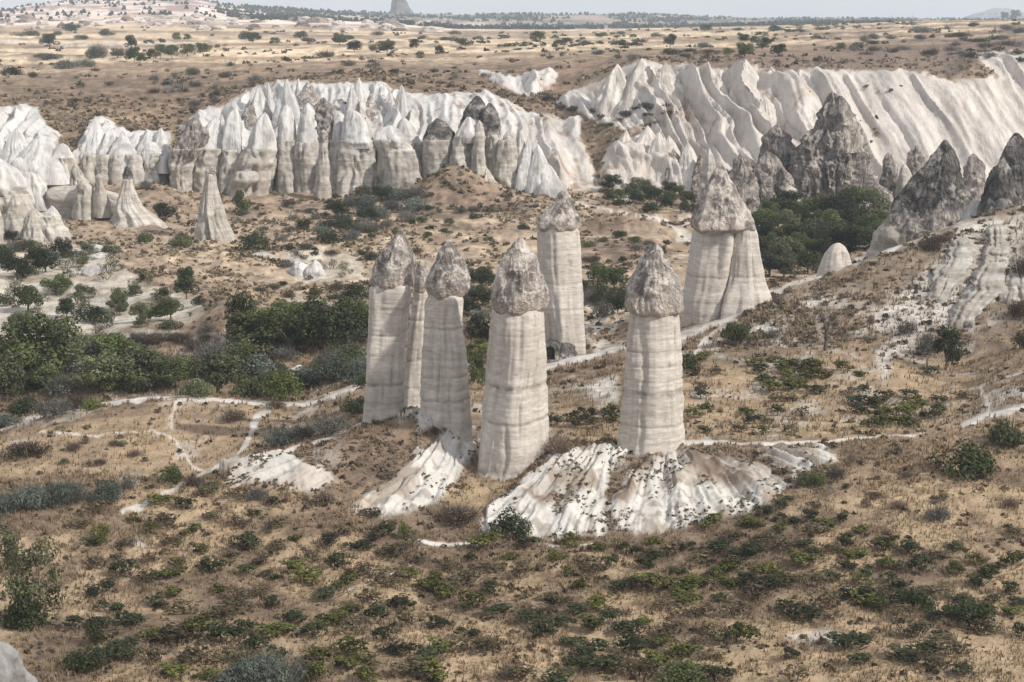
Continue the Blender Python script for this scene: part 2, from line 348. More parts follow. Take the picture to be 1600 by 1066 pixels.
qx, qy = PXP + jit * 14, PYP + (fb2(PXG / 18, PYG / 12, 4, 61) - .5) * 10

# ------------------------------------------------------------------ ground colour
def A3(*c): return np.array(c, float)
TAN, BROWN, DARKB = A3(.315, .236, .160), A3(.172, .130, .094), A3(.080, .062, .047)
GOLDC, WHITE, WARMW, DUST = A3(.40, .310, .200), A3(.63, .615, .585), A3(.62, .575, .525), A3(.56, .53, .49)
n_big = fb2(GX / 30, GY / 34, 4, 101); n_mid = fb2(GX / 5, GY / 7, 4, 102); n_fine = fb2(GX / 1.1, GY / 1.6, 3, 103)
scale_far = np.clip(GY / 300, 1, 12)
lgy = np.log(np.maximum(GY, 1)); n_far = fb2(GX / GY * 45, lgy * 38, 5, 104)
C = mixc(np.broadcast_to(BROWN, GX.shape + (3,)), TAN, ss(.3, .7, n_big * .5 + n_mid * .5))
C = mixc(C, DARKB, .75 * ss(.52, .75, n_mid * .6 + n_fine * .4) )
# nearer slope: redder brown, duller
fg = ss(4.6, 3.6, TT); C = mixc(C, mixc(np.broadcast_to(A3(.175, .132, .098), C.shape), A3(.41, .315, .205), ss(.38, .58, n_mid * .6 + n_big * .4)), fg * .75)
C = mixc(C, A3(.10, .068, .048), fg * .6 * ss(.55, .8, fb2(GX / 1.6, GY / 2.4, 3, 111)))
for g in GOLD:
    m = ss(-14, 14, pdist(g, qx, qy)); C = mixc(C, mixc(np.broadcast_to(GOLDC * .95, C.shape), TAN, ss(.35, .75, n_mid)), m * .8)
# valley floor beyond the pillars: paler dry grass, darker banks
vf = ss(8.4, 9, TT) * ss(11.6, 10.8, TT); C = mixc(C, mixc(np.broadcast_to(A3(.40, .32, .24), C.shape), A3(.235, .18, .14), ss(.42, .66, n_mid * .55 + n_big * .45)), vf * .75)
for bk in [[(900,348),(1060,333),(1068,350),(905,368)], [(905,374),(1010,372),(1055,395),(990,408),(910,400)], [(560,345),(830,353),(830,363),(560,354)], [(640,325),(698,270),(715,258),(745,272),(800,310),(850,335),(640,342)],
           [(60,540),(300,505),(345,480),(365,560),(250,575),(60,578)], [(380,318),(540,322),(545,330),(380,328)], [(1000,470),(1065,440),(1065,455),(1000,485)], [(390,730),(540,674),(650,668),(690,700),(600,760),(520,765),(440,718)]]:
    m = ss(-7, 7, pdist(bk, qx, qy)) * ss(4.2, 4.5, TT) * ss(11.6, 11.3, TT); C = mixc(C, mixc(np.broadcast_to(A3(.235, .175, .13), C.shape), A3(.13, .098, .075), ss(.42, .62, n_mid * .5 + n_fine * .5)), m * .85)
# plateau: pale gold fields in strips
pl = ss(13.9, 15.0, TT) * ss(18.3, 17.4, TT)
fieldn = fb2(GX / (GY * .12), np.log(np.maximum(GY, 1)) * 18 + GX / GY * 3, 4, 121)
C = mixc(C, mixc(np.broadcast_to(A3(.60, .49, .35), C.shape), A3(.31, .235, .17), ss(.44, .60, fieldn)), pl * .9)
up = ss(12.8, 13.3, TT) * ss(15.0, 14.2, TT); C = mixc(C, A3(.225, .16, .118), up * .6 * ss(.3, .6, n_mid * .5 + n_big * .5))
C = mixc(C, A3(.13, .10, .08), pl * .7 * ss(.60, .68, n_far))
rt = ss(1150, 1400, PXP) * ss(13.5, 14, TT) * ss(16.3, 15.5, TT); C = mixc(C, A3(.17, .13, .105), rt * .7 * ss(.40, .6, n_far))
# far badlands and blue hills
bd = ss(17.2, 17.8, TT) * ss(20.5, 20.1, TT) * ss(1000, 600, PXP)
C = mixc(C, mixc(np.broadcast_to(A3(.70, .60, .53), C.shape), A3(.34, .26, .23), ss(.45, .6, fb2(GX / GY * 60, lgy * 45, 5, 131))), bd)
fh = ss(19.0, 19.6, TT) * ss(300, 420, PXP) ; fh2 = np.maximum(fh, ss(17.6, 18.4, TT) * ss(700, 900, PXP))
C = mixc(C, mixc(np.broadcast_to(A3(.09, .10, .075), C.shape), A3(.36, .29, .24), ss(.5, .66, fb2(GX / GY * 45, lgy * 30, 5, 141))), fh2)
vt = ss(8.3, 8.8, TT) * ss(17.6, 16.8, TT)
C = C * (1 + vt * (.62 * (fb2(GX / GY * 420, lgy * 160, 3, 191) - .5) + .9 * (fb2(GX / GY * 130, lgy * 90, 4, 192) - .5)))[..., None]
C = mixc(C, A3(.12, .092, .07), up * .75 * ss(.54, .64, fb2(GX / GY * 90, lgy * 120, 4, 193)))
# orchard terrace
m = np.maximum(ss(-6, 3, pdist(ORCH, qx, qy)), ss(-4, 3, pdist(ORCH2, qx, qy)) * .7) * ss(8.0, 8.15, TT) * ss(11, 10.6, TT)
C = mixc(C, mixc(np.broadcast_to(A3(.46, .425, .365), C.shape), A3(.33, .285, .225), ss(.5, .72, n_mid)), m); orchm = m
rs_m = ss(6.95, 7.15, TT) * ss(8.2, 8.0, TT) * ss(1090, 1150, PXP)
C = mixc(C, mixc(np.broadcast_to(A3(.27, .225, .18), C.shape), A3(.18, .145, .115), ss(.35, .6, n_mid)), rs_m * .6)
# white cliffs
warm = np.clip(ss(560, 1150, PXP), 0, 1)
wc = mixc(np.broadcast_to(A3(.53, .53, .525), C.shape), A3(.525, .492, .46), warm)
stain = fb2(GX / 3.2 + .3 * GZ, GZ / 16, 4, 151); wc = wc * (1 - .22 * ss(.45, .75, stain))[..., None]
wc = mixc(wc, A3(.34, .29, .25), .65 * ss(.60, .74, fb2(GX / 9, GZ / 5, 4, 152)) * (1 - rp * .8))
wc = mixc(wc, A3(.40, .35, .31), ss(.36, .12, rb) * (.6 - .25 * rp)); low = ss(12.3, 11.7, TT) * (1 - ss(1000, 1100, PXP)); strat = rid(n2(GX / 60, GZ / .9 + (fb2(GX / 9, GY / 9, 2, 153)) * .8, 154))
wc = mixc(wc, A3(.47, .425, .37), low * .75 * ss(.2, .8, strat))
wc = mixc(wc, A3(.30, .22, .17), ss(.64, .72, fb2(GX / 5, GY / 5, 4, 155)) * .8 * (1 - rp))
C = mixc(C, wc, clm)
# brown streaks running down from the plateau over the cliff head
hd = ss(12.75, 13.15, TT) * ss(14.2, 13.6, TT); C = mixc(C, A3(.19, .145, .12), hd * ss(1040, 1240, PXP) * (1 - clm) * .85)
# fans and pale banks
C = mixc(C, mixc(np.broadcast_to(WHITE * .80, C.shape), A3(.46, .41, .36), np.maximum(ss(.55, .8, 1 - rl) * .45, 1. * .8 * (PXP < 540) * ss(.40, .58, n_mid * .6 + n_fine * .4))), ss(-5, 6, fan + 10 * (rl - .5) + 8 * (n_f0 - .5)) * (1 - .65 * ss(.60, .68, fb2(GX / 2.6, GY / 4.2, 4, 162))))
spk = fb2(GX / .9, GY / .9, 2, 161); C = mixc(C, BROWN, fanw * ss(.66, .74, spk) * .5)
for cr in [[(1055,700),(1190,692),(1240,735),(1160,765),(1090,745)], [(815,765),(880,722),(935,735),(905,775),(850,790)], [(985,700),(1045,700),(1000,760),(965,800),(955,760)]]:
    m = ss(-9, 9, pdist(cr, qx, qy)) * ss(3.5, 4, TT) * ss(6.2, 6, TT); C = mixc(C, mixc(np.broadcast_to(A3(.27, .215, .17), C.shape), A3(.17, .13, .10), ss(.4, .6, n_fine)), m * (.35 + .6 * ss(.40, .56, n_mid * .35 + n_fine * .65)))
for i, p in enumerate(W_right):
    m = ss(-9, 9, pdist(p, qx, qy)) * ss(2.2, 2.6, TT) * ss(9.2, 9.0, TT)
    C = mixc(C, mixc(np.broadcast_to(A3(.52, .50, .465), C.shape), BROWN, (.8 if i in (1, 2, 4) else .35) * ss(.36, .66, n_mid * .7 + n_fine * .3)), m)
for p in W_misc:
    m = ss(-5, 4, pdist(p, qx, qy)) * ss(2.2, 2.6, TT) * ss(11.2, 11.0, TT)
    C = mixc(C, mixc(np.broadcast_to(A3(.55, .52, .47), C.shape), TAN, ss(.45, .65, n_mid)), m * .85)
# scattered pale soil showing through on the eroded slopes
er = ss(.60, .70, fb2(GX / 4, GY / 6, 5, 171)) * ss(4.2, 4.8, TT) * ss(9.1, 8.7, TT); C = mixc(C, DUST * .8, er * .5)
pm = np.zeros(GX.shape)
for l in PATHS:
    a = np.array(l); bx = (PXP > a[:, 0].min() - 30) & (PXP < a[:, 0].max() + 30) & (PYP > a[:, 1].min() - 30) & (PYP < a[:, 1].max() + 30) & (TT < 17.9)
    j = np.where(bx)
    if not len(j[0]): continue
    d = 1.18 * ldist(l, PXP[j] + jit[j] * 12 + 5 * (n_mid[j] - .5), PYP[j] + jit[j] * 6 + 4 * (n_fine[j] - .5)); d = d * (1 + .7 * (n_fine[j] - .5)) * (.55 + 1.1 * n_mid[j])
    pm[j] = np.maximum(pm[j], ss(1.55, .6, d))
C = mixc(C, WHITE * .86, pm * (.93 - .45 * ss(.42, .66, n_mid * .5 + n_fine * .5)))
C = C * (.86 + .28 * fb2(GX / (1.6 * scale_far), GY / (2.4 * scale_far), 3, 181))[..., None]
# gullies between the pillars' mound rows get real fine relief
GZ = GZ + near * (n_fine - .5) * .25

V = np.stack([GX, GY, GZ], -1).reshape(-1, 3); CC = C.reshape(-1, 3)
idx = np.arange(NRW * NC).reshape(NRW, NC)
Q = np.stack([idx[:-1, :-1], idx[:-1, 1:], idx[1:, 1:], idx[1:, :-1]], -1)
fc = lambda A: .25 * (A[:-1, :-1] + A[:-1, 1:] + A[1:, 1:] + A[1:, :-1])
zone = np.zeros(Q.shape[:2], int)
tq = fc(TT); pq = fc(pm); cq = fc(clm); fq = fc(fanm); oq = fc(orchm)
zone[tq > 4] = 1; zone[tq > 6.9] = 2; zone[tq > 13.2] = 3; zone[tq > 17.6] = 4
zone[cq > .5] = 5; zone[fq > .5] = 6; zone[oq > .5] = 7; zone[pq > .55] = 8
ZN = ["foreground_slope", "grassy_ridge", "valley_floor", "plateau", "distant_hills", "white_cliffs", "chalky_slope", "orchard_terrace", "footpath"]
ZL = ["dry brown grass slope in the foreground below the pillars", "low dry ridge the tall pillars stand on", "dry valley floor behind the pillars", "golden plateau fields above the white cliffs", "hazy hills and pale badlands on the horizon", "fluted white tuff cliffs across the middle distance", "white rilled tuff fans running down below the pillars", "pale soil terrace planted with small fruit trees", "white dusty footpaths winding over the ridges"]
for z in range(9):
    q = Q[zone == z]
    if not len(q): continue
    us, inv = np.unique(q, return_inverse=True)
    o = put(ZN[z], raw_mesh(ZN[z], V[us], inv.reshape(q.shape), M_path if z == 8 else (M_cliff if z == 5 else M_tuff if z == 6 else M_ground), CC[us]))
    tag(o, ZL[z], None, None, 'structure')
# a coarse copy of the surface to find where things stand (not linked to the scene)
ri = np.unique(np.concatenate([np.arange(0, NRW, 3), [NRW - 1]])); ci = np.unique(np.concatenate([np.arange(0, NC, 2), [NC - 1]]))
sub = idx[np.ix_(ri, ci)]; Vs = V[sub.ravel()]; ns = np.arange(sub.size).reshape(sub.shape)
qs = np.stack([ns[:-1, :-1], ns[:-1, 1:], ns[1:, 1:], ns[1:, :-1]], -1).reshape(-1, 4)
BV = BVHTree.FromPolygons([tuple(v) for v in Vs.tolist()], qs.tolist())
def hit(px, py):
    a, b = ray(px, py); h = BV.ray_cast(Vector((0, 0, CZ)), Vector((float(a), 1.0, float(b))).normalized())
    return h[0]
def ground(x, y):
    h = BV.ray_cast(Vector((x, y, 400)), Vector((0, 0, -1))); return h[0].z if h[0] else 0.0
# ------------------------------------------------------------------ labels
MARKS = [("the double capped pillar", 1130, 400), ("the slim cave pillar", 878, 430), ("the foremost capped pillar", 805, 560), ("the rightmost near pillar", 1018, 540),
 ("the cluster of three pillars", 640, 520), ("the big craggy grey cone", 1300, 240), ("the dark pointed cone", 1440, 300), ("the right edge rock", 1570, 300),
 ("the fruit tree terrace", 150, 450), ("the white cone pillar", 333, 330), ("the left white tuff ridge", 60, 290), ("the dark double spire", 755, 220), ("the brown mound", 715, 300),
 ("the centre white cliffs", 480, 190), ("the smooth right cliff", 1450, 190), ("the small brown cliff gap", 880, 160), ("the left plateau", 150, 90), ("the middle plateau", 650, 90), ("the plateau hedge", 1150, 75),
 ("the far right plateau edge", 1450, 60), ("the forked white path", 380, 680), ("the left gully thicket", 300, 570), ("the pale fans", 900, 780), ("the broad right white fan", 1130, 760), ("the bare grey tree", 1292, 520),
 ("the flat grassy field", 1250, 630), ("the right path junction", 1550, 640), ("the lower left corner", 60, 980), ("the lower photo edge", 700, 1000), ("the chalk patch", 1280, 995), ("the tree below the fans", 800, 830),
 ("the lower right corner", 1520, 960), ("the blue green bushes", 90, 790), ("the diagonal white footpath", 1330, 410), ("the white buttress", 1560, 440), ("the middle vineyard", 700, 900), ("the left vineyard", 350, 850), ("the right vineyard", 1350, 880), ("the valley copse", 1270, 370)]
def where(px, py, far=60):
    best = min(MARKS, key=lambda m: (m[1] - px) ** 2 + 3 * (m[2] - py) ** 2)
    dx, dy = px - best[1], (py - best[2]) * 1.4
    if abs(dx) < 28 and abs(dy) < 28: r = "right beside"
    elif abs(dx) > abs(dy): r = "right of" if dx > 0 else "left of"
    else: r = "below" if dy > 0 else "above"
    return r + " " + best[0]
AUTO = []      # (object, description, px, py, size)
def auto(o, desc, cat, px, py, size, group):
    o["category"] = cat; o["group"] = group; AUTO.append((o, desc, px, py, size))

# ------------------------------------------------------------------ rock builder
def prof(rows, sm=1.2, dens=1.):
    a = np.array(rows, float); n = int(np.clip((a[-1, 0] - a[0, 0]) / 2.2 * dens, 14, 190))
    y = np.linspace(a[0, 0], a[-1, 0], n); l = np.interp(y, a[:, 0], a[:, 1]); r = np.interp(y, a[:, 0], a[:, 2])
    if sm: l2, r2 = gsm(l, sm), gsm(r, sm); k = ss(0, 4, np.arange(n)); l = l * (1 - k) + l2 * k; r = r * (1 - k) + r2 * k
    return y, l, r
STY = {
 'fin':   dict(n=5, sharp=12, facet=.5, flute=.08, rough=.45),
 'shaft': dict(n=6, sharp=10, facet=.12, flute=.05, rough=.16),
 'cap':   dict(n=6, sharp=11, facet=.5, flute=.08, rough=.28),
 'grey':  dict(n=7, sharp=10, facet=1.7, flute=.20, rough=1.6),
 'dark':  dict(n=6, sharp=9, facet=.9, flute=.08, rough=.8),
 'butt':  dict(n=6, sharp=9, facet=.6, flute=.14, rough=.6),
}
def rock(name, rows, Y=None, depth=.9, lean=0., style='fin', seed=0, parent=None, skirt=4., spread=1.25, fs=2.2, M=None, tint=1., close=False, levels=(), lay=0, dens=1., **kw):
    S = dict(STY[style]); S.update(kw); rs = np.random.RandomState(seed + 100)
    ys, xl, xr = prof(rows, 1.2, dens); n = len(ys)
    half = (xr - xl) / 2; cxp = (xl + xr) / 2
    if Y is None:
        h = hit(float(cxp[-1]), float(ys[-1])); Y = h.y + .75 * depth * float(half[-1]) / F * h.y
    v = (ys - ys[0]) / (ys[-1] - ys[0]); Yr = Y + lean * (1 - v)
    if lay:
        hh = [hit(float(a_), float(b_)) for a_, b_ in zip(cxp[::6], ys[::6])]; yh = np.minimum([h_.y if h_ else 999 for h_ in hh], lay)
        Yr = gsm(np.interp(ys, ys[::6], yh), 4) - .1 * half / F * Y
    X0, _, Z0 = world(cxp, ys, Yr); rad = np.maximum(half / F * Yr * 1.02, .02)
    # skirt below the visible foot
    if skirt and not close:
        k = np.arange(1, 6) / 5.; X0 = np.r_[X0, np.full(5, X0[-1])]; Z0 = np.r_[Z0, Z0[-1] - skirt * k]; Yr = np.r_[Yr, np.full(5, Yr[-1])]
        rad = np.r_[rad, rad[-1] * (1 + (spread - 1) * k)]; v = np.r_[v, 1 + .1 * k]
    wpx = half.max()
    seg = int(np.clip(wpx * 2.0 * dens, 22, 110 * dens))
    tf = np.linspace(-math.pi * 1.08, math.pi * .08, int(seg * .68), endpoint=False); tb = np.linspace(math.pi * .08, math.pi * .92, seg - len(tf), endpoint=False)
    th = np.r_[tf, tb]; TH, VV = np.meshgrid(th, v); Zr = np.repeat(Z0[:, None], len(th), 1)
    # cross-section: a soft convex polygon that turns a little with height
    base = np.sort((np.arange(S['n']) + rs.uniform(-.32, .32, S['n'])) * 2 * math.pi / S['n'] + rs.uniform(0, 6))
    acc = 0
    for b in base:
        tk = b + (n2(VV * 2.2 + 7 * b, VV * 0, seed) - .5) * .5
        acc = acc + rs.uniform(.88, 1.12) * np.maximum(0, np.cos(TH - tk)) ** S['sharp']
    rr = np.maximum(acc, 1e-3) ** (-1. / S['sharp'])
    # flutes
    rr = rr * (1 + S['flute'] * 2 * (rid(n2(TH * 2.1 + (n2(VV * 4, TH, seed + 3) - .5) * .8, VV * 1.2, seed + 4)) - .5) + S['flute'] * (rid(n2(TH * 5.5, VV * 2.5, seed + 5)) - .5))
    cxs, sn = np.cos(TH) * rr, np.sin(TH) * rr
    mx, mn = cxs.max(1, keepdims=True), cxs.min(1, keepdims=True)
    cxs = (cxs - mn) / (mx - mn) * 2 - 1; sn = sn / np.abs(sn).max(1, keepdims=True)
    RR = rad[:, None]
    X = X0[:, None] + cxs * RR; Yy = Yr[:, None] + sn * RR * depth; Z = Zr.copy()
    nx, ny = np.cos(TH), np.sin(TH)
    size = rad.max(); lim = np.minimum(RR / size * 2, 1)
    sz = max(size, .8); sc1 = fs * min(1, sz / 4)
    px_, py_, pz_ = X + seed * 3.1, Yy, Z
    wq = 1.1 * fb3(px_ / sc1, py_ / sc1, pz_ / sc1, 2, 7); wr_ = 1.1 * fb3(px_ / sc1 + 9, py_ / sc1, pz_ / sc1, 2, 8)
    rA = rid(n3(px_ / sc1 + wq, py_ / sc1 + wr_, pz_ / (sc1 * (2.6 if style == 'grey' else 1.8)), seed)); rB = rid(n3(px_ / sc1 * 2.3 + wr_, py_ / sc1 * 2.3, pz_ / (sc1 * .75) + wq, seed + 1))
    rC = rid(n3(px_ / sc1 * 5.1 + wr_, py_ / sc1 * 5.1 + wq, pz_ / sc1 * 3.6, seed + 2))
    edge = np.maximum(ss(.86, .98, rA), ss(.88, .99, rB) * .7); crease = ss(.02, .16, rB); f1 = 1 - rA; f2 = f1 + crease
    d = S['facet'] * min(1, sz / 3.5) * ((rA - .5) * .85 + (rB - .5) * .42 + (rC - .5) * .2)
    d = d + S['rough'] * min(1, sz / 3.) * ((fb3(px_ / 1.6, py_ / 1.6, pz_ / 1.6, 4, seed + 9, .6) - .5) * .9 - .5 * (rid(fb3(px_ / 2.1, py_ / 2.1, pz_ / 3.4, 3, seed + 10)) - .8))
    wob = .3 * (fb2(TH * .8, VV * 3, 2, seed + 12) - .5)
    groove = np.zeros(X.shape); layer = rid(n2(Zr / .55 + wob, TH * .15, seed + 13))
    vg = np.zeros(X.shape)
    if style in ('shaft', 'butt'):
        for q_ in range(6 if style == 'shaft' else 9):
            t0 = -math.pi / 2 + rs.uniform(-1.15, 1.15); v0 = rs.uniform(-.1, .7); vl = rs.uniform(.2, .6); wd = rs.uniform(.035, .10)
            dt = TH - t0 - .22 * (fb2(VV * 3 + q_, VV * 0, 3, seed + 30 + q_) - .5)
            vg = np.maximum(vg, rs.uniform(.5, 1) * np.exp(-(dt / wd) ** 2) * ss(v0, v0 + .08, VV) * ss(v0 + vl, v0 + vl * .6, VV))
        d = d - (.34 if style == 'shaft' else .8) * vg * min(1, sz / 3)
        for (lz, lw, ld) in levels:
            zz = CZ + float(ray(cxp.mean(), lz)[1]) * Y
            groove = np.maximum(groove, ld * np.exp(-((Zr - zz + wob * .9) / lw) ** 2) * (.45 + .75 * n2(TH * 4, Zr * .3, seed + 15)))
        d = d - .17 * groove + .05 * (layer - .5) + .10 * (n2(Zr / 1.7, TH * .3, seed + 14) - .5)
    d = d * lim * ss(-.02, .06, VV + .02)
    X = X + nx * d; Yy = Yy + ny * d * depth
    Z = Z + d * .25 * (style not in ('shaft',))
    # stone colour: paler along ridge edges, darker in creases and grooves
    q = fb3(px_ / 1.3, py_ / 1.3, pz_ / 1.3, 4, seed + 20); q2 = fb3(px_ / 3.5, py_ / 3.5, pz_ / 5, 3, seed + 21); q3 = fb3(px_ / .45, py_ / .45, pz_ / .45, 2, seed + 22)
    vs = fb2(TH * 3.5, Zr / 7, 3, seed + 23)
    one = np.ones(X.shape + (3,))
    if style == 'fin':
        c = mixc(one * A3(.55, .548, .54), A3(.33, .318, .305), ss(.42, .62, q2 * .5 + vs * .5) * .8)
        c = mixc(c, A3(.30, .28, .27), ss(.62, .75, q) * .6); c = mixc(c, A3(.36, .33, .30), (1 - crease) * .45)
    elif style == 'shaft':
        c = mixc(one * A3(.66, .62, .565), A3(.55, .505, .455), ss(.35, .7, layer * .4 + q2 * .35 + .25 * n2(Zr / 2.2, Zr * 0, seed + 25)))
        c = mixc(c, A3(.67, .63, .58), ss(.55, .75, vs) * .4); c = mixc(c, A3(.30, .25, .215), ss(.66, .8, q3 * .5 + q * .5) * .7)
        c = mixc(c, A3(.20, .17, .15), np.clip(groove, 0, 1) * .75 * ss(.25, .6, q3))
        c = mixc(c, A3(.38, .33, .29), ss(.86, .97, rid(n2(TH * 2.3, Zr / 30, seed + 27))) * .3)
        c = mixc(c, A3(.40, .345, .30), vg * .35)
    elif style == 'cap':
        c = mixc(one * A3(.42, .38, .345), A3(.19, .172, .162), ss(.44, .58, q2 * .6 + q * .4)); c = mixc(c, A3(.52, .475, .43), ss(.52, .66, fb3(px_ / 1.1, py_ / 1.1, pz_ / .9, 3, seed + 28)) * .8)
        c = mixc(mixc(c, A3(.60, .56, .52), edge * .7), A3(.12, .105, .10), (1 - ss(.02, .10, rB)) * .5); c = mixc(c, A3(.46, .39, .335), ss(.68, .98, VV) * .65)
    elif style == 'grey':
        c = mixc(one * A3(.27, .242, .222), A3(.165, .15, .142), ss(.4, .62, q2 * .5 + q * .5)); c = mixc(c, A3(.50, .455, .415), ss(.5, .68, fb3(px_ / 2.2, py_ / 2.2, pz_ / 3, 3, seed + 28)) * (.35 + .5 * ss(.3, 1, VV)))
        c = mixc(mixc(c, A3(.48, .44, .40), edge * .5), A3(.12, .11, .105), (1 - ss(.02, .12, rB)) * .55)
    elif style == 'dark':
        c = mixc(one * A3(.085, .080, .078), A3(.155, .144, .136), ss(.42, .62, q)); c = mixc(c, A3(.55, .52, .49), ss(.59, .63, fb3(px_ / 2.0, py_ / 2.0, pz_ / 1.4, 4, seed + 28)) * .4)
        c = mixc(c, A3(.42, .385, .35), ss(.66, .98, VV + .3 * (q - .5)) * .8)
    else:
        c = mixc(one * A3(.56, .54, .50), A3(.42, .395, .355), ss(.35, .7, layer * .5 + q2 * .5)); c = mixc(c, A3(.25, .225, .20), ss(.58, .70, q) * .65); c = mixc(c, A3(.34, .29, .245), np.maximum(ss(.5, .7, vs), vg) * .55)
    c = c * tint * (.9 + .2 * q3)[..., None]
    nr, nc_ = X.shape; idr = np.arange(nr * nc_).reshape(nr, nc_); nxt = np.roll(idr, -1, 1)
    f = np.stack([idr[:-1], idr[1:], nxt[1:], nxt[:-1]], -1).reshape(-1, 4)
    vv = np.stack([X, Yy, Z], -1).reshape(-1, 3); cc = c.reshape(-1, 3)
    # closing discs (degenerate quads avoided with an extra centre point)
    tops = [(0, 1)] + ([(nr - 1, -1)] if close else [])
    for (rw, sgn) in tops:
        ctr = len(vv); vv = np.vstack([vv, vv.reshape(-1, 3)[idr[rw]].mean(0)]); cc = np.vstack([cc, cc[idr[rw]].mean(0)])
        ev = idr[rw][::2]; mid = idr[rw][1::2]
        if len(ev) > len(mid): ev = ev[:len(mid)] if False else ev
        e2 = np.roll(idr[rw][::2], -1)[:len(mid)]
        ff = np.stack([ev[:len(mid)], mid, e2, np.full(len(mid), ctr)], -1)
        f = np.vstack([f, ff if sgn > 0 else ff[:, ::-1]])
        if nc_ % 2: f = np.vstack([f, [[idr[rw][-1], idr[rw][0], idr[rw][0], ctr]]]) if False else f
    M = M or {'shaft': M_shaft, 'butt': M_shaft, 'cap': M_cap, 'grey': M_grey, 'dark': M_grey, 'fin': M_cliff}.get(style, M_tuff)
    return vv, f, cc, M, Y
def add_rock(name, rows, parent=None, org=None, **k):
    vv, f, cc, M, Y = rock(name, rows, **k)
    if org is None: org = np.array([vv[:, 0].mean(), vv[:, 1].mean(), vv[:, 2].min()])
    o = put(name, raw_mesh(name, vv - org, f, M, cc), parent, None if parent else tuple(org))
    return o, Y, org

# ------------------------------------------------------------------ the tall capped pillars
def pillar(label, Y, caps, shafts, seed, depth=.95, levels=()):
    x, y, z = world((shafts[0][-1][1] + shafts[0][-1][2]) / 2, shafts[0][-1][0], Y); org = np.array([float(x), float(Y), float(z)])
    root = empty("capped_pillar", tuple(org)); tag(root, label, "rock pillar", "tall capped tuff pillars")
    for i, s in enumerate(shafts):
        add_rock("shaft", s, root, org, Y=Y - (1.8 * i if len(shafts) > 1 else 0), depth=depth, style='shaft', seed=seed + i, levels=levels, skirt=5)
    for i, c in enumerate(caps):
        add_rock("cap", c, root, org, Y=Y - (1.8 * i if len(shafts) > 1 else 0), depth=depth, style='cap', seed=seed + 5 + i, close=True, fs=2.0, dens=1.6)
    return root, org
pA, _ = pillar("leftmost tall banded pillar of the trio with a lumpy brown grey cap", 190,
 [[(360,623,629),(366,617,632),(378,609,636),(397,597,643),(417,583,647),(432,581,648),(440,579,647),(447,582,644),(451,590,636)]],
 [[(444,584,640),(452,577,642),(500,576,637),(547,574,633),(600,570,631),(659,566,630)]], 1, levels=[(480,.10,.7),(520,.08,.6),(553,.08,.6),(598,.22,.9),(470,.08,.5),(628,.3,.5)])
pB, _ = pillar("slim middle pillar squeezed behind the other two of the trio", 195,
 [[(407,656,660),(418,651,668),(432,648,673),(448,646,672),(455,648,670)]],
 [[(450,648,670),(500,640,668),(560,634,664),(650,627,662)]], 3, levels=[(500,.12,.8),(562,.14,.8),(605,.2,.8)])
pC, _ = pillar("right pillar of the trio with a pointed leaning grey cap", 187,
 [[(375,701,705),(388,690,712),(404,682,721),(420,674,731),(435,668,733),(447,666,733),(456,668,729),(465,674,722),(468,682,712)]],
 [[(460,672,720),(468,666,724),(504,663,723),(528,662,725),(545,661,728),(613,658,734),(640,657,735),(678,656,737)]], 5, levels=[(512,.06,.5),(540,.07,.6),(586,.08,.8),(604,.10,.7),(622,.14,.9),(600,.3,.4)])
pD, oD = pillar("foremost and lowest standing tall pillar with a rugged grey cap", 181,
 [[(371,811,816),(380,803,821),(396,792,830),(420,781,844),(440,775,851),(458,771,855),(474,768,857),(484,769,854),(489,778,846)]],
 [[(482,774,844),(490,768,849),(535,764,851),(612,757,856),(672,751,858),(700,749,858),(722,747,852),(740,741,846)]], 8, levels=[(602,.30,1.),(606,.12,.8),(655,.12,.9),(560,.05,.5),(520,.06,.5),(730,.4,.7)])
pE, oE = pillar("tall slim pillar farther back with a cave hewn in its foot", 261,
 [[(297,879,883),(303,872,888),(312,868,893),(325,859,897),(338,848,902),(348,841,907),(356,841,907),(360,846,902)]],
 [[(354,846,900),(360,840,904),(420,841,908),(502,845,912),(556,846,915)]], 11, levels=[(400,.1,.5),(440,.1,.5),(480,.12,.5)])
pF, _ = pillar("rightmost of the near tall pillars with a smooth rounded grey and pale cap", 184.5,
 [[(380,1024,1029),(387,1017,1032),(396,1010,1037),(410,1001,1045),(422,995,1052),(436,988,1057),(450,983,1061),(465,979,1064),(480,978,1065),(487,982,1063),(491,990,1056)]],
 [[(484,990,1056),(492,985,1061),(545,979,1064),(607,974,1067),(654,969,1069),(700,964,1070)]], 14, levels=[(546,.09,.8),(568,.1,.6),(610,.36,1.),(616,.12,.7),(660,.1,.7),(590,.06,.5)])
pG, _ = pillar("broad double pillar behind the path with two joined shafts and grey pointed caps", 272,
 [[(254,1124,1129),(266,1117,1133),(280,1110,1139),(303,1097,1152),(328,1091,1166),(345,1083,1175),(356,1080,1176),(361,1088,1165)],
  [(337,1158,1164),(346,1152,1172),(355,1147,1181),(360,1151,1178)]],
 [[(352,1090,1150),(360,1083,1152),(428,1074,1148),(483,1066,1140),(540,1060,1130)],
  [(354,1154,1178),(360,1150,1181),(398,1143,1187),(440,1137,1194),(462,1130,1203),(500,1121,1212)]], 17, levels=[(400,.12,.5),(430,.14,.7),(470,.14,.5),(490,.12,.5)])
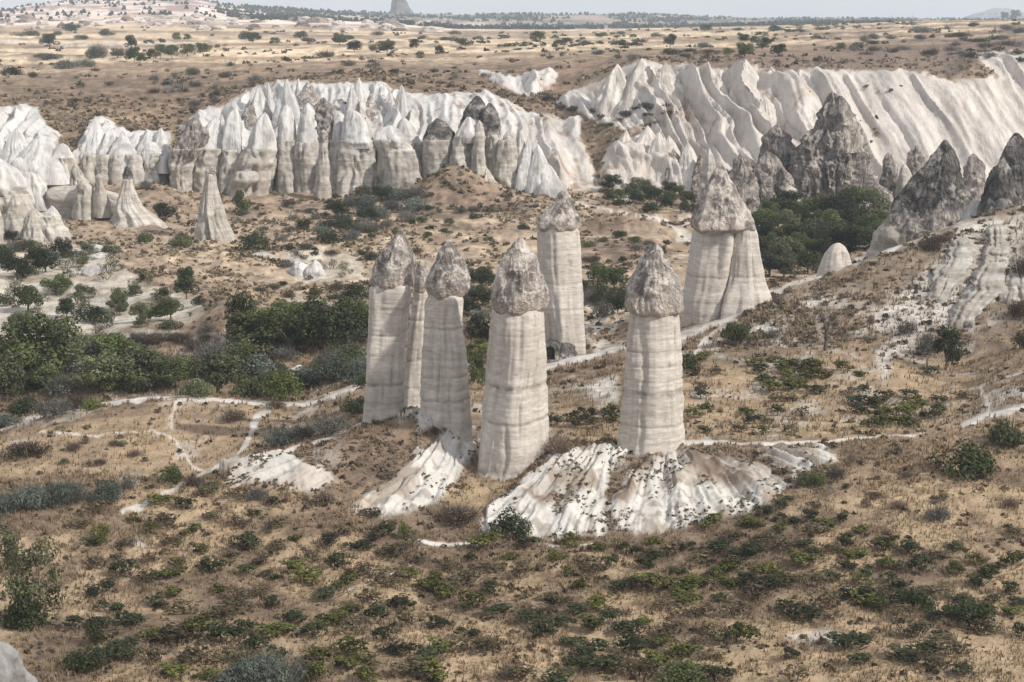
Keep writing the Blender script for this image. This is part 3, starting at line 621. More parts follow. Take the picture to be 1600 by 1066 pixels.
# scratched marks on the two pillar feet
def marks(parent, org, Y, px0, px1, py, seed, r):
    rs = random.Random(seed); vv = []; f = []
    x = px0
    while x < px1:
        wd = rs.uniform(2.2, 3.6)
        for k in range(rs.choice((1, 2, 2))):
            a = rs.choice(((0, 0, 0, 5), (0, 0, 3, 0), (0, 5, 3, 5), (3, 0, 3, 5), (0, 2.5, 3, 2.5)))
            for (ax, ay, bx, by) in (a,):
                lw = .5
                for (qx_, qy_) in ((ax - lw, ay - lw), (bx + lw, ay - lw), (bx + lw, by + lw), (ax - lw, by + lw)):
                    u_ = (x + qx_ - (px0 + px1) / 2) ; X, Y_, Z = world(x + qx_, py + qy_, Y - r * math.sqrt(max(.1, 1 - (u_ / 55) ** 2)))
                    vv.append((float(X), float(Y_), float(Z)))
                n_ = len(vv); f.append((n_ - 4, n_ - 3, n_ - 2, n_ - 1))
        x += wd + 1.6
    o = put("scratched_marks", raw_mesh("scratched_marks", np.array(vv) - org, np.array(f), M_cap, np.tile(A3(.16, .13, .115), (len(vv), 1)), False), parent)
    tag(o, "dark scratched lettering worn past reading")

# ------------------------------------------------------------------ hewn rock with the doorway at the foot of the slim pillar
r0 = empty("rock_cut_chamber", (float(world(880, 556, 257)[0]), 257, float(world(880, 556, 257)[2]))); o0 = np.array(r0.location)
tag(r0, "dark grey hewn rock with an arched doorway at a pillar foot", "cave dwelling")
add_rock("rock_shell", [(531,858,866),(534,850,884),(540,847,897),(548,846,908),(559,845,914)], r0, o0, Y=259, depth=.55, style='dark', seed=31, fs=1.2, skirt=2)
def arch(px0, px1, py0, py1, Y, th=.35):
    n = 12; a = np.linspace(0, math.pi, n); cx_ = (px0 + px1) / 2; hw = (px1 - px0) / 2; sp = py0 + hw
    pts = [(px0, py1)] + [(cx_ - hw * math.cos(t), sp - hw * math.sin(t)) for t in a] + [(px1, py1)]
    fr_ = np.array([[float(c) for c in world(p[0], p[1], Y)] for p in pts]); bk = fr_ + [0, th, 0]
    k = len(pts); vv = np.vstack([fr_, bk, fr_.mean(0)[None], ]); f = []
    for i in range(k - 1): f.append((i, i + 1, k + i + 1, k + i))
    for i in range(0, k - 1, 2): f.append((i, i + 1, min(i + 2, k - 1) if i + 2 < k else 0, 2 * k))
    return vv, np.array(f)
vv, f = arch(853.5, 867, 543, 562, 255.3, 1.2)
tag(put("doorway", raw_mesh("doorway", vv - o0, f, M_cap, np.tile(A3(.018, .017, .017), (len(vv), 1)), False), r0), "arched opening, its inner darkness painted as a black panel")  # flat near-black panel paints the darkness inside the doorway

# ------------------------------------------------------------------ named cones, fins and spires (outlines measured on the photograph, each at its own distance)
def R1(label, rows, Y=None, style='fin', cat="rock spire", name="rock_spire", group=None, **k):
    o, YY, _ = add_rock(name, rows, Y=Y, style=style, **k); tag(o, label, cat, group); return o
def coned(y0, x0, y1, l, r, p=.75, shoulder=0):
    """rows of a cone: apex (x0,y0), foot from l to r at y1"""
    out = []
    for t in np.linspace(0, 1, 9):
        out.append((y0 + (y1 - y0) * t, x0 + (l - x0) * t ** p - .6, x0 + (r - x0) * t ** p + .6))
    return out
def two(label, cap, shaft, Y, seed, style_cap='fin', name="banded_rock_tower", depth=1.0, lean=0, levels=(), tint=1., cat="rock tower"):
    """a tower with a pale or grey head over a banded foot"""
    x, y, z = world((shaft[-1][1] + shaft[-1][2]) / 2, shaft[-1][0], Y); org = np.array([float(x), float(Y), float(z)])
    root = empty(name, tuple(org)); tag(root, label, cat)
    add_rock("head", cap, root, org, Y=Y + .3, depth=depth, lean=lean, style=style_cap, seed=seed, skirt=1.5, spread=.9, dens=1.6 if style_cap == 'dark' else 1.)
    add_rock("foot", shaft, root, org, Y=Y, depth=depth, style='butt', seed=seed + 50, tint=tint, levels=levels)
    return root
# left side
two("pale pillar with a dark tip standing on the white ridge at left", [(261,197,200),(266,194,204),(273,193,207),(282,193,208)],
    [(280,193,207),(290,191,208),(298,189,211),(310,185,216),(321,182,222),(338,178,240),(350,170,256),(362,160,272)], 398, 41, 'dark', "cone_pillar", cat="rock pillar")
two("white cone pillar standing alone with a small brown capstone", [(259,327,330),(264,323,335),(270,321,337),(274,322,336)],
    [(272,322,336),(285,320,338),(300,317,341),(325,312,348),(345,310,354),(365,306,362),(380,304,370),(398,298,377)], 378, 42, 'cap', "cone_pillar", cat="rock pillar")
R1("low pale wall of tuff running left from the dark tipped pillar", [(290,100,104),(293,78,140),(297,74,165),(305,72,186),(318,80,192),(331,95,196)], 404, 'butt', "rock wall", "rock_wall", seed=43, depth=.25)
R1("small hump with a hollow on the low pale wall", [(281,129,132),(284,123,139),(290,119,145),(310,117,148),(318,116,149)], 401, 'butt', "rock hump", "rock_hump", seed=44)
R1("little knob shaped spire on the low pale wall", [(272,154,157),(277,149,161),(284,151,160),(300,148,164),(312,146,170)], 400, 'butt', "rock spire", seed=45)
R1("leaning pale fin behind the low wall", [(256,116,119),(266,111,124),(278,110,131),(292,108,140)], 412, 'butt', seed=46)
two("broad twin peaked white block in the left foreground of the ridge", [(322,80,83),(328,75,88),(336,66,93),(344,60,96)], [(336,46,94),(350,42,99),(362,36,106),(375,28,116)], 376, 47)
R1("left peak of the twin peaked block", [(325,51,54),(332,45,62),(345,40,76),(375,28,90)], 374, 'butt', seed=48)
R1("slender white tooth leaning on the left ridge", coned(304, 22, 350, 8, 36, .6), 382, 'butt', seed=49)
two("big rounded white mass at the left photo edge", [(248,-6,2),(256,-20,14),(268,-30,28),(280,-36,36),(292,-40,40)], [(290,-40,38),(310,-40,48),(330,-42,56),(352,-44,62)], 392, 50)
R1("rounded white shoulder behind the left mass", [(246,28,32),(252,20,38),(264,14,42),(291,8,46)], 398, 'fin', seed=51)
R1("pale stub below the left mass at the photo edge", [(318,-8,-4),(340,-14,2),(362,-20,6)], 370, 'butt', seed=52)
R1("low white dome beside the left ridge", [(269,40,50),(275,34,60),(286,30,68),(300,30,72)], 405, 'fin', seed=53)
L = [("steep white slab at the left edge of the cliffs", 205, -5, 290, -50, 40), ("white slab with a ridge line above the left mass", 200, 25, 262, -5, 62), ("tall white fin left of the brown gap", 211, 62, 262, 20, 100),
     ("blunt white fin above the shrub hollow", 226, 80, 262, 45, 104)]
for i, (lb, y0, x0, y1, l, r) in enumerate(L): R1(lb, coned(y0, x0, y1, l, r, .8), 455 - 12 * (i > 1), 'fin', seed=60 + i, lean=8, flute=.09)
two("white fin head over a banded block beside the shrub hollow", coned(224, 98, 250, 76, 116, .6), [(246,76,116),(262,76,116),(290,72,120)], 446, 66)
two("rounded pale tooth on a banded foot left of the cliff end", coned(221, 236, 242, 222, 255, .5), [(240,223,254),(255,222,255),(266,220,256)], 462, 67)
for i, (x0, y0, l, r) in enumerate([(149,182,128,178),(172,198,150,196),(192,204,170,212),(212,206,188,232),(232,203,210,250),(252,200,235,268),(158,215,132,180)]):
    R1(["first", "second", "third", "fourth", "fifth", "sixth", "lowest"][i] + " white fin from the left in the short row beyond the brown gap", coned(y0, x0, 246, l, r, .85), 470 - 4 * (i % 3), 'fin', seed=70 + i, lean=12, group="white fins beyond the brown gap")
for i, (l, r) in enumerate([(128,152),(150,172),(170,196),(194,222)]):
    R1(["far left", "inner left", "inner right", "far right"][i] + " banded stump under the short row of fins", [(242,l+3,r-3),(250,l,r),(268,l-2,r+2)], 460, 'butt', "rock stump", "rock_stump", seed=80 + i)
# centre: white heads over banded feet
TW = [
 ("grey headed leaning fin at the left end of the centre cliffs", [(184,302,306),(190,296,313),(205,287,319),(222,279,320),(236,270,316)], [(232,270,318),(250,268,305),(272,266,300),(292,266,298)], 458, 'grey'),
 ("white fin with a curved edge next to the grey headed fin", coned(182, 338, 236, 312, 352, .55), [(232,300,352),(262,296,350),(296,300,352)], 462, 'fin'),
 ("smooth white tooth over the banded cliff", coned(168, 368, 238, 345, 380, .5), [(234,344,382),(262,342,384),(296,340,388)], 461, 'fin'),
 ("large smooth white dome over the banded cliff", coned(176, 414, 236, 386, 432, .5), [(232,382,432),(252,372,430),(280,362,426),(300,356,424)], 458, 'fin'),
 ("narrow dome with a brown stained front", coned(164, 448, 222, 433, 463, .42), [(219,432,464),(250,431,466),(300,430,470)], 461, 'fin'),
 ("egg shaped white dome beside the grey stained dome", coned(161, 481, 226, 464, 499, .42), [(222,463,500),(250,462,502),(302,460,504)], 460, 'fin'),
 ("dark grey stained dome above the thin capped column", coned(152, 505, 216, 484, 524, .42), [(212,486,524),(250,486,526),(303,486,530)], 463, 'grey'),
 ("white dome just right of the grey stained dome", coned(176, 530, 222, 520, 540, .5), [(219,518,542),(250,516,544),(303,514,546)], 459, 'fin'),
 ("broad domed tower with a grey patch in the middle of the cliffs", [(173,548,555),(178,542,563),(188,536,571),(202,533,577),(222,531,583)], [(219,531,584),(250,530,587),(306,528,591)], 455, 'fin'),
 ("low double topped tower left of the leaning fin", [(196,607,613),(200,598,618),(208,590,628),(220,586,640)], [(217,586,640),(250,588,642),(306,590,640)], 455, 'fin'),
 ("striped leaning fin behind the double topped tower", [(184,629,633),(192,622,640),(205,616,650),(225,612,659)], [(222,612,660),(260,612,661),(306,610,662)], 459, 'fin'),
 ("short banded tower before the striped fin", [(214,619,624),(222,612,636),(236,606,646)], [(234,606,648),(262,604,658),(306,600,658)], 452, 'butt'),
 ("dark pointed tower with a broad banded foot", [(185,682,686),(192,676,694),(203,669,704),(212,666,709),(221,664,712)], [(218,664,712),(250,662,709),(285,656,701),(303,650,690),(324,640,668)], 452, 'dark'),
 ("tallest dark spire of the double spire", [(150,744,748),(158,738,753),(170,730,758),(186,723,762),(200,719,764)], [(197,720,764),(222,716,766),(250,708,768),(276,700,768)], 456, 'dark'),
 ("second lower spire of the dark double spire", [(161,763,767),(170,759,773),(182,755,778),(200,753,781),(214,757,779)], [(211,757,780),(240,757,781),(276,756,784)], 452, 'dark'),
 ("white fronted fin before the dark double spire", [(183,730,735),(192,724,742),(204,716,748),(214,712,750)], [(212,712,736),(240,706,735),(262,702,738)], 449, 'fin'),
 ("thin white finger between the two dark spires", coned(188, 749, 214, 742, 757, .5), [(211,742,757),(240,738,756),(268,736,760)], 447, 'butt'),
 ("grey striped column right of the dark spires", coned(204, 797, 222, 786, 806, .4), [(219,780,806),(250,774,808),(290,768,812)], 451, 'butt'),
]
for i, (lb, cp, sh, Y, stl) in enumerate(TW): two(lb, cp, sh, Y, 100 + i, stl, lean=3)
for i, (y0, x0, y1, l, r) in enumerate([(203,812,288,796,834),(215,826,290,806,842),(225,840,292,822,866),(250,850,296,836,884),(262,700+60,320,744,788),(300,762,330,744,776)]):
    R1(["first", "second", "third", "lowest", "pale", "small"][i] + (" white rib right of the dark double spire" if i < 4 else " rib running down the brown mound"), coned(y0, x0, y1, l, r, .8), 450 - 2 * i, 'fin' if i < 4 else 'butt', seed=130 + i, lean=5)
two("thin capped column standing in front of the centre cliffs", [(203,503,507),(209,499,512),(217,498,513),(226,499,512)], [(224,499,511),(250,497,513),(275,494,514),(290,493,516),(308,492,518)], 450, 140, 'cap', "capped_column", cat="rock pillar")
R1("pale stump at the foot of the banded cliff", [(268,372,396),(274,366,404),(284,360,404),(298,362,380)], 450, 'butt', "rock stump", "rock_stump", seed=141)
# upper tier of fins behind the centre heads: steep white sheets, irregular
rs = random.Random(5)
tier = []
for i in range(24):
    x0 = 345 + i * 20 + rs.uniform(-6, 6); tier.append((x0, np.interp(x0, [300, 370, 430, 600, 650, 760, 820, 880], [185, 150, 130, 132, 152, 152, 172, 190]) + rs.uniform(-13, 26), rs.uniform(13, 26), 500 + rs.uniform(0, 14)))
for i, (x0, y0, hw, Y) in enumerate(tier):
    if 640 < x0: continue
    o, _, _ = add_rock("white_fin", coned(y0, x0, y0 + rs.uniform(60, 85), x0 - hw, x0 + hw * 1.15, rs.uniform(.7, 1.0)), Y=Y - 10, style='grey' if i % 5 == 2 else 'fin', tint=1.35 if i % 5 == 2 else .86 + .04 * (i % 4), seed=150 + i, lean=10, flute=.1, depth=1.3)
    auto(o, "upper white tuff fin", "rock fin", x0, y0 + 30, hw, "white fins on the cliffs")
# right of centre massif
RM = [
 (91,1003,160,960,1062,.9,524,'fin'),(98,1040,165,1005,1078,.8,523,'fin'),(100,965,158,930,1000,.9,526,'fin'),(93,1165,200,1128,1225,.85,517,'fin'),(104,1205,205,1180,1262,.8,516,'fin'),
 (108,1250,205,1225,1300,.8,518,'fin'),(118,1120,190,1100,1150,.7,511,'fin'),(130,1148,215,1120,1180,.75,506,'fin'),(150,1195,222,1165,1232,.7,502,'fin'),(112,1315,230,1275,1360,.85,517,'fin'),
 (196,1012,306,960,1062,.8,470,'fin'),(203,979,300,932,1005,.8,474,'fin'),(212,1045,306,1020,1090,.75,468,'fin'),(185,1085,250,1060,1120,.7,500,'fin'),(206,1030,300,1000,1052,.6,462,'fin'),
 (172,1020,200,985,1060,.7,505,'fin'),(160,1060,205,1030,1100,.7,520,'fin'),(196,1120,245,1095,1150,.7,505,'fin'),(208,1168,240,1148,1190,.5,492,'fin'),(176,1255,232,1232,1290,.6,520,'fin'),
 (232,1052,316,1034,1080,.6,455,'grey'),(222,1075,312,1052,1104,.65,452,'fin'),(240,1095,318,1078,1112,.6,446,'grey')]
for i, (y0, x0, y1, l, r, p, Y, stl) in enumerate(RM):
    o, _, _ = add_rock("white_fin" if stl == 'fin' else "grey_fin", coned(y0, x0, y1, l, r, p), Y=Y, style=stl, seed=200 + i, lean=(y1 - y0) * .16, flute=.12, depth=1.2, tint=A3(1., .955, .90), facet=.6)
    auto(o, "ribbed creamy tuff peak" if stl == 'fin' else "small grey tuff peak", "rock peak", x0, (y0 + y1) / 2, r - l, "tuff peaks on the right cliffs")
R1("grey tipped ribbed cone against the creamy cliffs", coned(115, 1086, 232, 1050, 1150, .85), 520, 'fin', seed=230, lean=16, flute=.16, tint=A3(.93, .88, .84))
R1("big craggy grey cone with a split tip", [(144,1298,1303),(150,1292,1312),(162,1288,1322),(180,1280,1330),(198,1276,1336),(212,1262,1342),(235,1250,1348),(260,1244,1354),(290,1238,1362),(318,1230,1368),(336,1226,1372)], 445, 'grey', "rock cone", "rock_cone", seed=231, depth=.8, fs=2.4, facet=2.6, rough=2.8, flute=.26, dens=1.8)
R1("smaller tip leaning on the big craggy grey cone", [(150,1311,1315),(158,1306,1322),(175,1300,1330),(200,1296,1340)], 443, 'grey', seed=232, skirt=6)
for i, (lb, y0, x0, y1, l, r, p, Y, stl) in enumerate([
 ("square topped grey shoulder left of the craggy cone", 192,1216,300,1180,1248,.45,452,'grey'), ("humped brown grey rock left of the craggy cone", 236,1198,312,1176,1236,.5,438,'grey'),
 ("rounded grey fin above the double pillar's cap", 241,1156,325,1136,1186,.55,424,'grey'), ("pale cracked block at the foot of the craggy cone", 290,1234,346,1214,1252,.3,424,'butt'),
 ("narrow grey spire right of the craggy cone", 238,1389,296,1378,1403,.55,452,'grey'), ("small pale fin between two grey spires", 256,1413,294,1402,1428,.6,448,'butt'),
 ("grey curved fin against the smooth cliff", 227,1431,282,1411,1449,.6,470,'grey'), ("small dark cone peeping behind the dark pointed cone", 240,1521,308,1504,1542,.6,400,'grey'),
 ("grey boulder ridge at the foot of the craggy cone", 285,1370,335,1340,1404,.6,436,'grey'), ("ragged grey rock behind the double pillar", 262,1180,330,1168,1222,.5,430,'grey'),
 ("low pale rock left of the double pillar's cap", 232,1108,320,1090,1128,.6,436,'butt'), ("brown grey rock in front of the shoulder", 262,1222,336,1200,1246,.5,430,'grey')]):
    R1(lb, coned(y0, x0, y1, l, r, p), Y, stl, seed=240 + i)
two("dark pointed cone on the right standing on a pale curved plinth", [(219,1474,1479),(228,1468,1486),(242,1458,1492),(265,1438,1499),(285,1422,1505),(305,1408,1510),(325,1396,1516),(345,1386,1521),(356,1383,1522)],
    [(350,1386,1476),(356,1376,1478),(375,1368,1476),(400,1358,1474)], 335, 260, 'dark', "dark_cone", depth=.8, cat="rock cone")
two("dark jagged rock at the right edge above the white buttress", [(208,1585,1591),(218,1578,1600),(240,1568,1615),(262,1558,1626),(290,1548,1636),(320,1538,1644),(350,1530,1650),(366,1526,1652)],
    [(362,1536,1650),(380,1534,1650),(420,1534,1650)], 308, 262, 'dark', "dark_cone", depth=.8, cat="rock cone")
R1("lower dark spike before the jagged rock at the right edge", coned(243, 1568, 365, 1532, 1600, .75), 303, 'dark', "rock spire", seed=264, lean=2)
R1("white smear of tuff between the two dark rocks", [(312,1520,1530),(325,1510,1540),(345,1500,1548),(372,1490,1552)], 315, 'fin', "rock hump", "rock_hump", seed=265)
R1("upright white buttress under the jagged rock", [(352,1552,1568),(360,1546,1578),(375,1549,1574),(392,1538,1584),(410,1540,1576),(432,1522,1570),(450,1518,1578),(470,1500,1552),(500,1484,1530)], 262, 'butt', "rock buttress", "rock_buttress", seed=266, lay=287, depth=1.1, facet=1.2, flute=.25, rough=1.0, tint=.86, levels=[(400,.2,.6),(430,.2,.5)])
R1("small white cone on top of the buttress", coned(346, 1559, 366, 1544, 1575, .7), 286, 'fin', seed=267)
R1("pale banded buttress left of the upright one", [(372,1500,1512),(380,1488,1526),(395,1478,1540),(408,1482,1530),(430,1458,1520),(450,1462,1498),(475,1444,1480)], 264, 'butt', "rock buttress", "rock_buttress", seed=268, lay=287, depth=.7, facet=1.2, flute=.25, rough=1.0, tint=.86, levels=[(410,.2,.6),(440,.2,.5),(460,.2,.5)])
R1("tapered pale buttress at the right photo edge", coned(395, 1590, 470, 1566, 1640, .7), 270, 'butt', "rock buttress", "rock_buttress", seed=269, lay=287, facet=1.2, flute=.25, rough=1.0, tint=.86)
R1("small rounded tuff cone beside the diagonal path", [(380,1306,1313),(384,1299,1319),(392,1293,1323),(405,1287,1328),(420,1281,1331),(436,1277,1334)], 283, 'shaft', "rock cone", "rock_cone", seed=270)
R1("grey block standing at the end of the forked path", [(717,346,352),(720,344,355),(735,342,356),(752,340,355),(768,338,357)], 182, 'butt', "boulder", "boulder", seed=271, skirt=1.5)
R1("pale grey boulder cut off by the lower left corner", [(1004,-30,-6),(1012,-40,4),(1030,-60,22),(1050,-70,34),(1080,-80,46)], 124, 'fin', "boulder", "boulder", tint=.45, facet=1.2, seed=272)
for i, (lb, y0, x0, y1, l, r, Y) in enumerate([("white outcrop below the centre of the valley grass",392,470,430,452,486,None),("jagged white outcrop right of the rounded one",386,492,432,478,508,None),("low white rock by the left gully",483,400,505,386,412,None),
  ("small white rock on the left slope",372,142,392,128,160,None),("second small white rock on the left slope",388,158,402,146,176,None),("white rock in the green thicket",566,468,606,456,480,None),("grey rock at the left end of the white patch",558,468,585,450,474,None),
  ("pale boulder beside the orchard",404,150,428,130,176,None),("pale rock shelf by the left lone tree",480,384,500,372,400,None),("white rock just below the white cone pillar",388,410,402,396,426,None)]):
    R1(lb, coned(y0 + (y1 - y0) * .45, x0, y1, l - 4, r + 4, .75), Y, 'fin', "outcrop", "rock_outcrop", seed=280 + i, skirt=1.5, facet=1.4, flute=.2)
# far side: butte with its base, distant mountain, little cones on the badlands
R1("lone rounded castle rock standing on the far skyline", [(-9,619,627),(-4,615,631),(4,612,636),(12,612,639),(17,611,642),(24,606,650)], 4450, 'grey', "rock butte", "rock_butte", seed=300, skirt=40, fs=30, tint=.6)
R1("faint flat topped mountain on the right horizon", [(13,1555,1572),(15,1545,1584),(20,1530,1602),(27,1512,1626),(34,1500,1640)], 9500, 'grey', "mountain", "mountain", seed=301, skirt=60, fs=200, facet=.2, rough=.1)
rs = random.Random(9)
for i in range(70):
    x0 = rs.uniform(-20, 690); yb = np.interp(x0, [0, 200, 420, 640, 700], [44, 40, 44, 49, 49]) + rs.uniform(-13, 5); h = rs.uniform(4, 10); hw = rs.uniform(5, 15)
    hp = hit(x0, yb)
    if hp is None: continue
    o, _, _ = add_rock("pale_cone", coned(yb - h, x0, yb, x0 - hw, x0 + hw, .7), Y=hp.y + hw / F * hp.y, style=rs.choice(['fin', 'fin', 'fin', 'grey']), seed=310 + i, skirt=hp.y / 150, tint=A3(1.02, .93, .87), facet=6, rough=8, flute=.2, fs=22)
    auto(o, "tiny pale eroded cone on the far badlands", "rock cone", x0, yb, hw, "far badland cones")
# ------------------------------------------------------------------ plants: leaf-built crowns
def quads(cen, nrm, s, asp, rs, up=None):
    """one leaf quad per row, in the plane perpendicular to nrm"""
    n = len(cen); t = rs.normal(size=(n, 3)) if up is None else up + rs.normal(size=(n, 3)) * .25
    a = np.cross(nrm, t); a /= np.linalg.norm(a, axis=1, keepdims=True) + 1e-9
    b = np.cross(a, nrm); b /= np.linalg.norm(b, axis=1, keepdims=True) + 1e-9
    a = a * (s / asp)[:, None]; b = b * (s * asp)[:, None]
    v = np.stack([cen - b, cen - a * .9 + b * .1, cen + b, cen + a * .9 + b * .1], 1).reshape(-1, 3)
    return v, np.arange(4 * n).reshape(n, 4)
def leafcloud(rs, n, cl, rad, leaf, cols, asp=1.25, squash=.8, flat=.3, up=False):
    """leaves spread over and inside a set of clumps cl (k,3) with radii rad"""
    k = rs.choice(len(cl), n, p=rad ** 2 / (rad ** 2).sum())
    d = rs.normal(size=(n, 3)); d /= np.linalg.norm(d, axis=1, keepdims=True)
    rr = rad[k] * rs.uniform(.45, 1.08, n) ** .5
    p = cl[k] + d * rr[:, None] * [1, 1, squash]
    nr = d + rs.normal(size=(n, 3)) * .6 + [0, 0, flat]; nr /= np.linalg.norm(nr, axis=1, keepdims=True)
    v, f = quads(p, nr, leaf * rs.uniform(.6, 1.4, n), asp, rs, np.array([0, 0, 1.]) if up else None)
    cv = rs.uniform(.75, 1.25, len(cl))[k] * rs.uniform(.7, 1.3, n); ci = rs.rand(n)[:, None]
    c = (np.array(cols[0]) * (1 - ci) + np.array(cols[1]) * ci) * cv[:, None]
    return v, f, np.repeat(c, 4, 0)
def tube(pts, rads, sides=6):
    v = []; f = []
    for (p, r) in zip(pts, rads):
        for i in range(sides):
            a = 2 * math.pi * i / sides; v.append((p[0] + r * math.cos(a), p[1] + r * math.sin(a), p[2]))
    for j in range(len(pts) - 1):
        for i in range(sides):
            i2 = (i + 1) % sides; f.append((j * sides + i, j * sides + i2, (j + 1) * sides + i2, (j + 1) * sides + i))
    return v, f
def trunk_mesh(rs, h, r, limbs=5, spread=.35, col=(.12, .09, .07)):
    V_, F_ = [], []
    def add(pts, rads):
        v, f = tube(pts, rads); b = len(V_); V_.extend(v); F_.extend([tuple(i + b for i in q) for q in f])
    lean = rs.uniform(-.06, .06, 2)
    add([(0, 0, -.08), (lean[0] * .4, lean[1] * .4, h * .4), (lean[0], lean[1], h * .85)], [r * 1.3, r, r * .75])
    for i in range(limbs):
        a = 2 * math.pi * (i + rs.uniform(-.3, .3)) / limbs; z0 = h * rs.uniform(.45, .85)
        e = (lean[0] + spread * math.cos(a), lean[1] + spread * math.sin(a), z0 + rs.uniform(.25, .5))
        m = (lean[0] + spread * .45 * math.cos(a + .3), lean[1] + spread * .45 * math.sin(a + .3), z0 + .18)
        add([(lean[0] * z0 / h, lean[1] * z0 / h, z0 - .03), m, e], [r * .6, r * .42, r * .15])
    c = np.tile(np.array(col), (len(V_), 1)) * rs.uniform(.8, 1.2, (len(V_), 1))
    return raw_mesh("trunk", np.array(V_), np.array(F_), M_bark, c)
PAL = {
 'dark': ((.024, .034, .015), (.060, .072, .031)), 'green': ((.055, .076, .028), (.125, .145, .055)), 'bright': ((.11, .15, .035), (.19, .21, .07)),
 'blue': ((.095, .118, .100), (.165, .185, .155)), 'olive': ((.072, .088, .044), (.145, .152, .080)), 'dry': ((.115, .088, .070), (.20, .155, .12)),
 'brown': ((.062, .048, .040), (.12, .092, .070)), 'grey': ((.115, .115, .105), (.18, .175, .155)), 'vine': ((.038, .047, .013), (.145, .148, .042)), 'vineb': ((.065, .054, .034), (.14, .115, .065)),
}
def crown_tree(rs, pal, n=3300, leaf=.023, z0=.16, wide=.56, tall=.74, k=19):
    a = rs.uniform(0, 6.283, k); q = np.sqrt(rs.uniform(.02, 1, k)); cz = z0 + .14 + rs.uniform(0, 1, k) * (tall - .2)
    fall = np.sqrt(np.maximum(.15, 1 - ((cz - z0 - tall * .42) / (tall * .65)) ** 2)); R_ = wide * .72
    cl = np.stack([q * R_ * fall * np.cos(a), q * R_ * fall * np.sin(a), cz], 1)
    return leafcloud(rs, n, cl, rs.uniform(.13, .23, k), leaf, PAL[pal])
def crown_bush(rs, pal, n=1500, leaf=.025, k=11, up=False, asp=1.25):
    a = rs.uniform(0, 6.283, k); q = np.sqrt(rs.uniform(0, 1, k))
    cl = np.stack([q * .34 * np.cos(a), q * .34 * np.sin(a), .22 + (1 - q) * .42 * rs.uniform(.5, 1.15, k)], 1)
    return leafcloud(rs, n, cl, rs.uniform(.15, .27, k), leaf, PAL[pal], asp, .95, .3, up)
def blades(rs, pal, n=260, lean=.5, wd=.012, spread=.5):
    """stems fanning up from the ground"""
    a = rs.uniform(0, 6.283, n); o = rs.uniform(0, 1, n) ** .7; b = np.stack([o * .22 * np.cos(a), o * .22 * np.sin(a), 0 * a], 1)
    a2 = a + rs.normal(size=n) * .5; L = rs.uniform(.5, 1., n); tp = b + np.stack([L * spread * o * np.cos(a2), L * spread * o * np.sin(a2), L * np.sqrt(1 - .5 * o * o)], 1)
    md = (b + tp) / 2 + rs.normal(size=(n, 3)) * .03; sd_ = np.cross(tp - b, rs.normal(size=(n, 3))); sd_ /= np.linalg.norm(sd_, axis=1, keepdims=True)
    v = np.stack([b, md + sd_ * wd, tp, md - sd_ * wd], 1).reshape(-1, 3); ci = rs.rand(n)[:, None]
    c = (np.array(PAL[pal][0]) * (1 - ci) + np.array(PAL[pal][1]) * ci) * rs.uniform(.7, 1.3, (n, 1))
    return v, np.arange(4 * n).reshape(n, 4), np.repeat(c, 4, 0)
def joinq(*parts):
    V_, F_, C_ = [], [], []; b = 0
    for v, f, c in parts: V_.append(v); F_.append(f + b); C_.append(c); b += len(v)
    return np.vstack(V_), np.vstack(F_), np.vstack(C_)
def vine(rs, pal, n=420):
    k = 9; a = rs.uniform(0, 6.283, k); q = rs.uniform(.1, 1.15, k)
    cl = np.stack([q * .36 * np.cos(a), q * .36 * np.sin(a), .3 + rs.uniform(0, .45, k)], 1)
    A = leafcloud(rs, n, cl, rs.uniform(.10, .24, k), .047, PAL[pal], 1.15, .8, .8)
    return joinq(A, blades(rs, 'brown', 22, .5, .014, .55))
MESH = {}
def variants(key, fn, num, mats=None):
    MESH[key] = []
    for i in range(num):
        rs = np.random.RandomState(abs(sum(ord(c) * (j + 3) for j, c in enumerate(key))) % 9999 + i * 17); v, f, c = fn(rs)
        MESH[key].append(raw_mesh(key, v, f, mats or M_leaf, c, False))
for pal in ('dark', 'green', 'olive', 'blue', 'bright', 'dry'):
    variants('tree_' + pal, lambda rs, p=pal: crown_tree(rs, p), 4 if pal in ('dark', 'green', 'olive') else 2)
    variants('bush_' + pal, lambda rs, p=pal: crown_bush(rs, p), 4 if pal != 'bright' else 2)
for pal in ('brown', 'grey'): variants('bush_' + pal, lambda rs, p=pal: joinq(crown_bush(rs, p, 1100, .02), blades(rs, p, 160, .5, .006, .45)), 3)
variants('twig_dry', lambda rs: joinq(crown_bush(rs, 'dry', 700, .018), blades(rs, 'dry', 420, .5, .005, .5)), 3, M_twig)
variants('plume_blue', lambda rs: joinq(crown_bush(rs, 'blue', 4200, .017, 17, True, 1.6), blades(rs, 'blue', 160, .5, .004, .45)), 3)
variants('plume_olive', lambda rs: joinq(crown_bush(rs, 'olive', 1700, .028, 13, True, 1.6), blades(rs, 'olive', 100, .5, .007, .45)), 3)
variants('tall_olive', lambda rs: joinq(leafcloud(rs, 1500, np.stack([rs.uniform(-.3, .3, 16), rs.uniform(-.3, .3, 16), rs.uniform(.30, .90, 16)], 1), rs.uniform(.09, .19, 16), .020, PAL['olive'], 1.4, .8), leafcloud(rs, 700, np.stack([rs.uniform(-.3, .3, 9), rs.uniform(-.3, .3, 9), rs.uniform(.1, .4, 9)], 1), rs.uniform(.1, .18, 9), .02, PAL['dark'], 1.3, .8), blades(rs, 'dry', 26, .5, .005, .25)), 2)
variants('vine_green', lambda rs: vine(rs, 'vine'), 6); variants('vine_brown', lambda rs: vine(rs, 'vineb', 230), 5); variants('vine_dark', lambda rs: vine(rs, 'dark', 330), 3)
variants('sapling', lambda rs: vine(rs, 'olive', 110), 4)
TRUNKS = [trunk_mesh(np.random.RandomState(i), .42, .028) for i in range(4)]
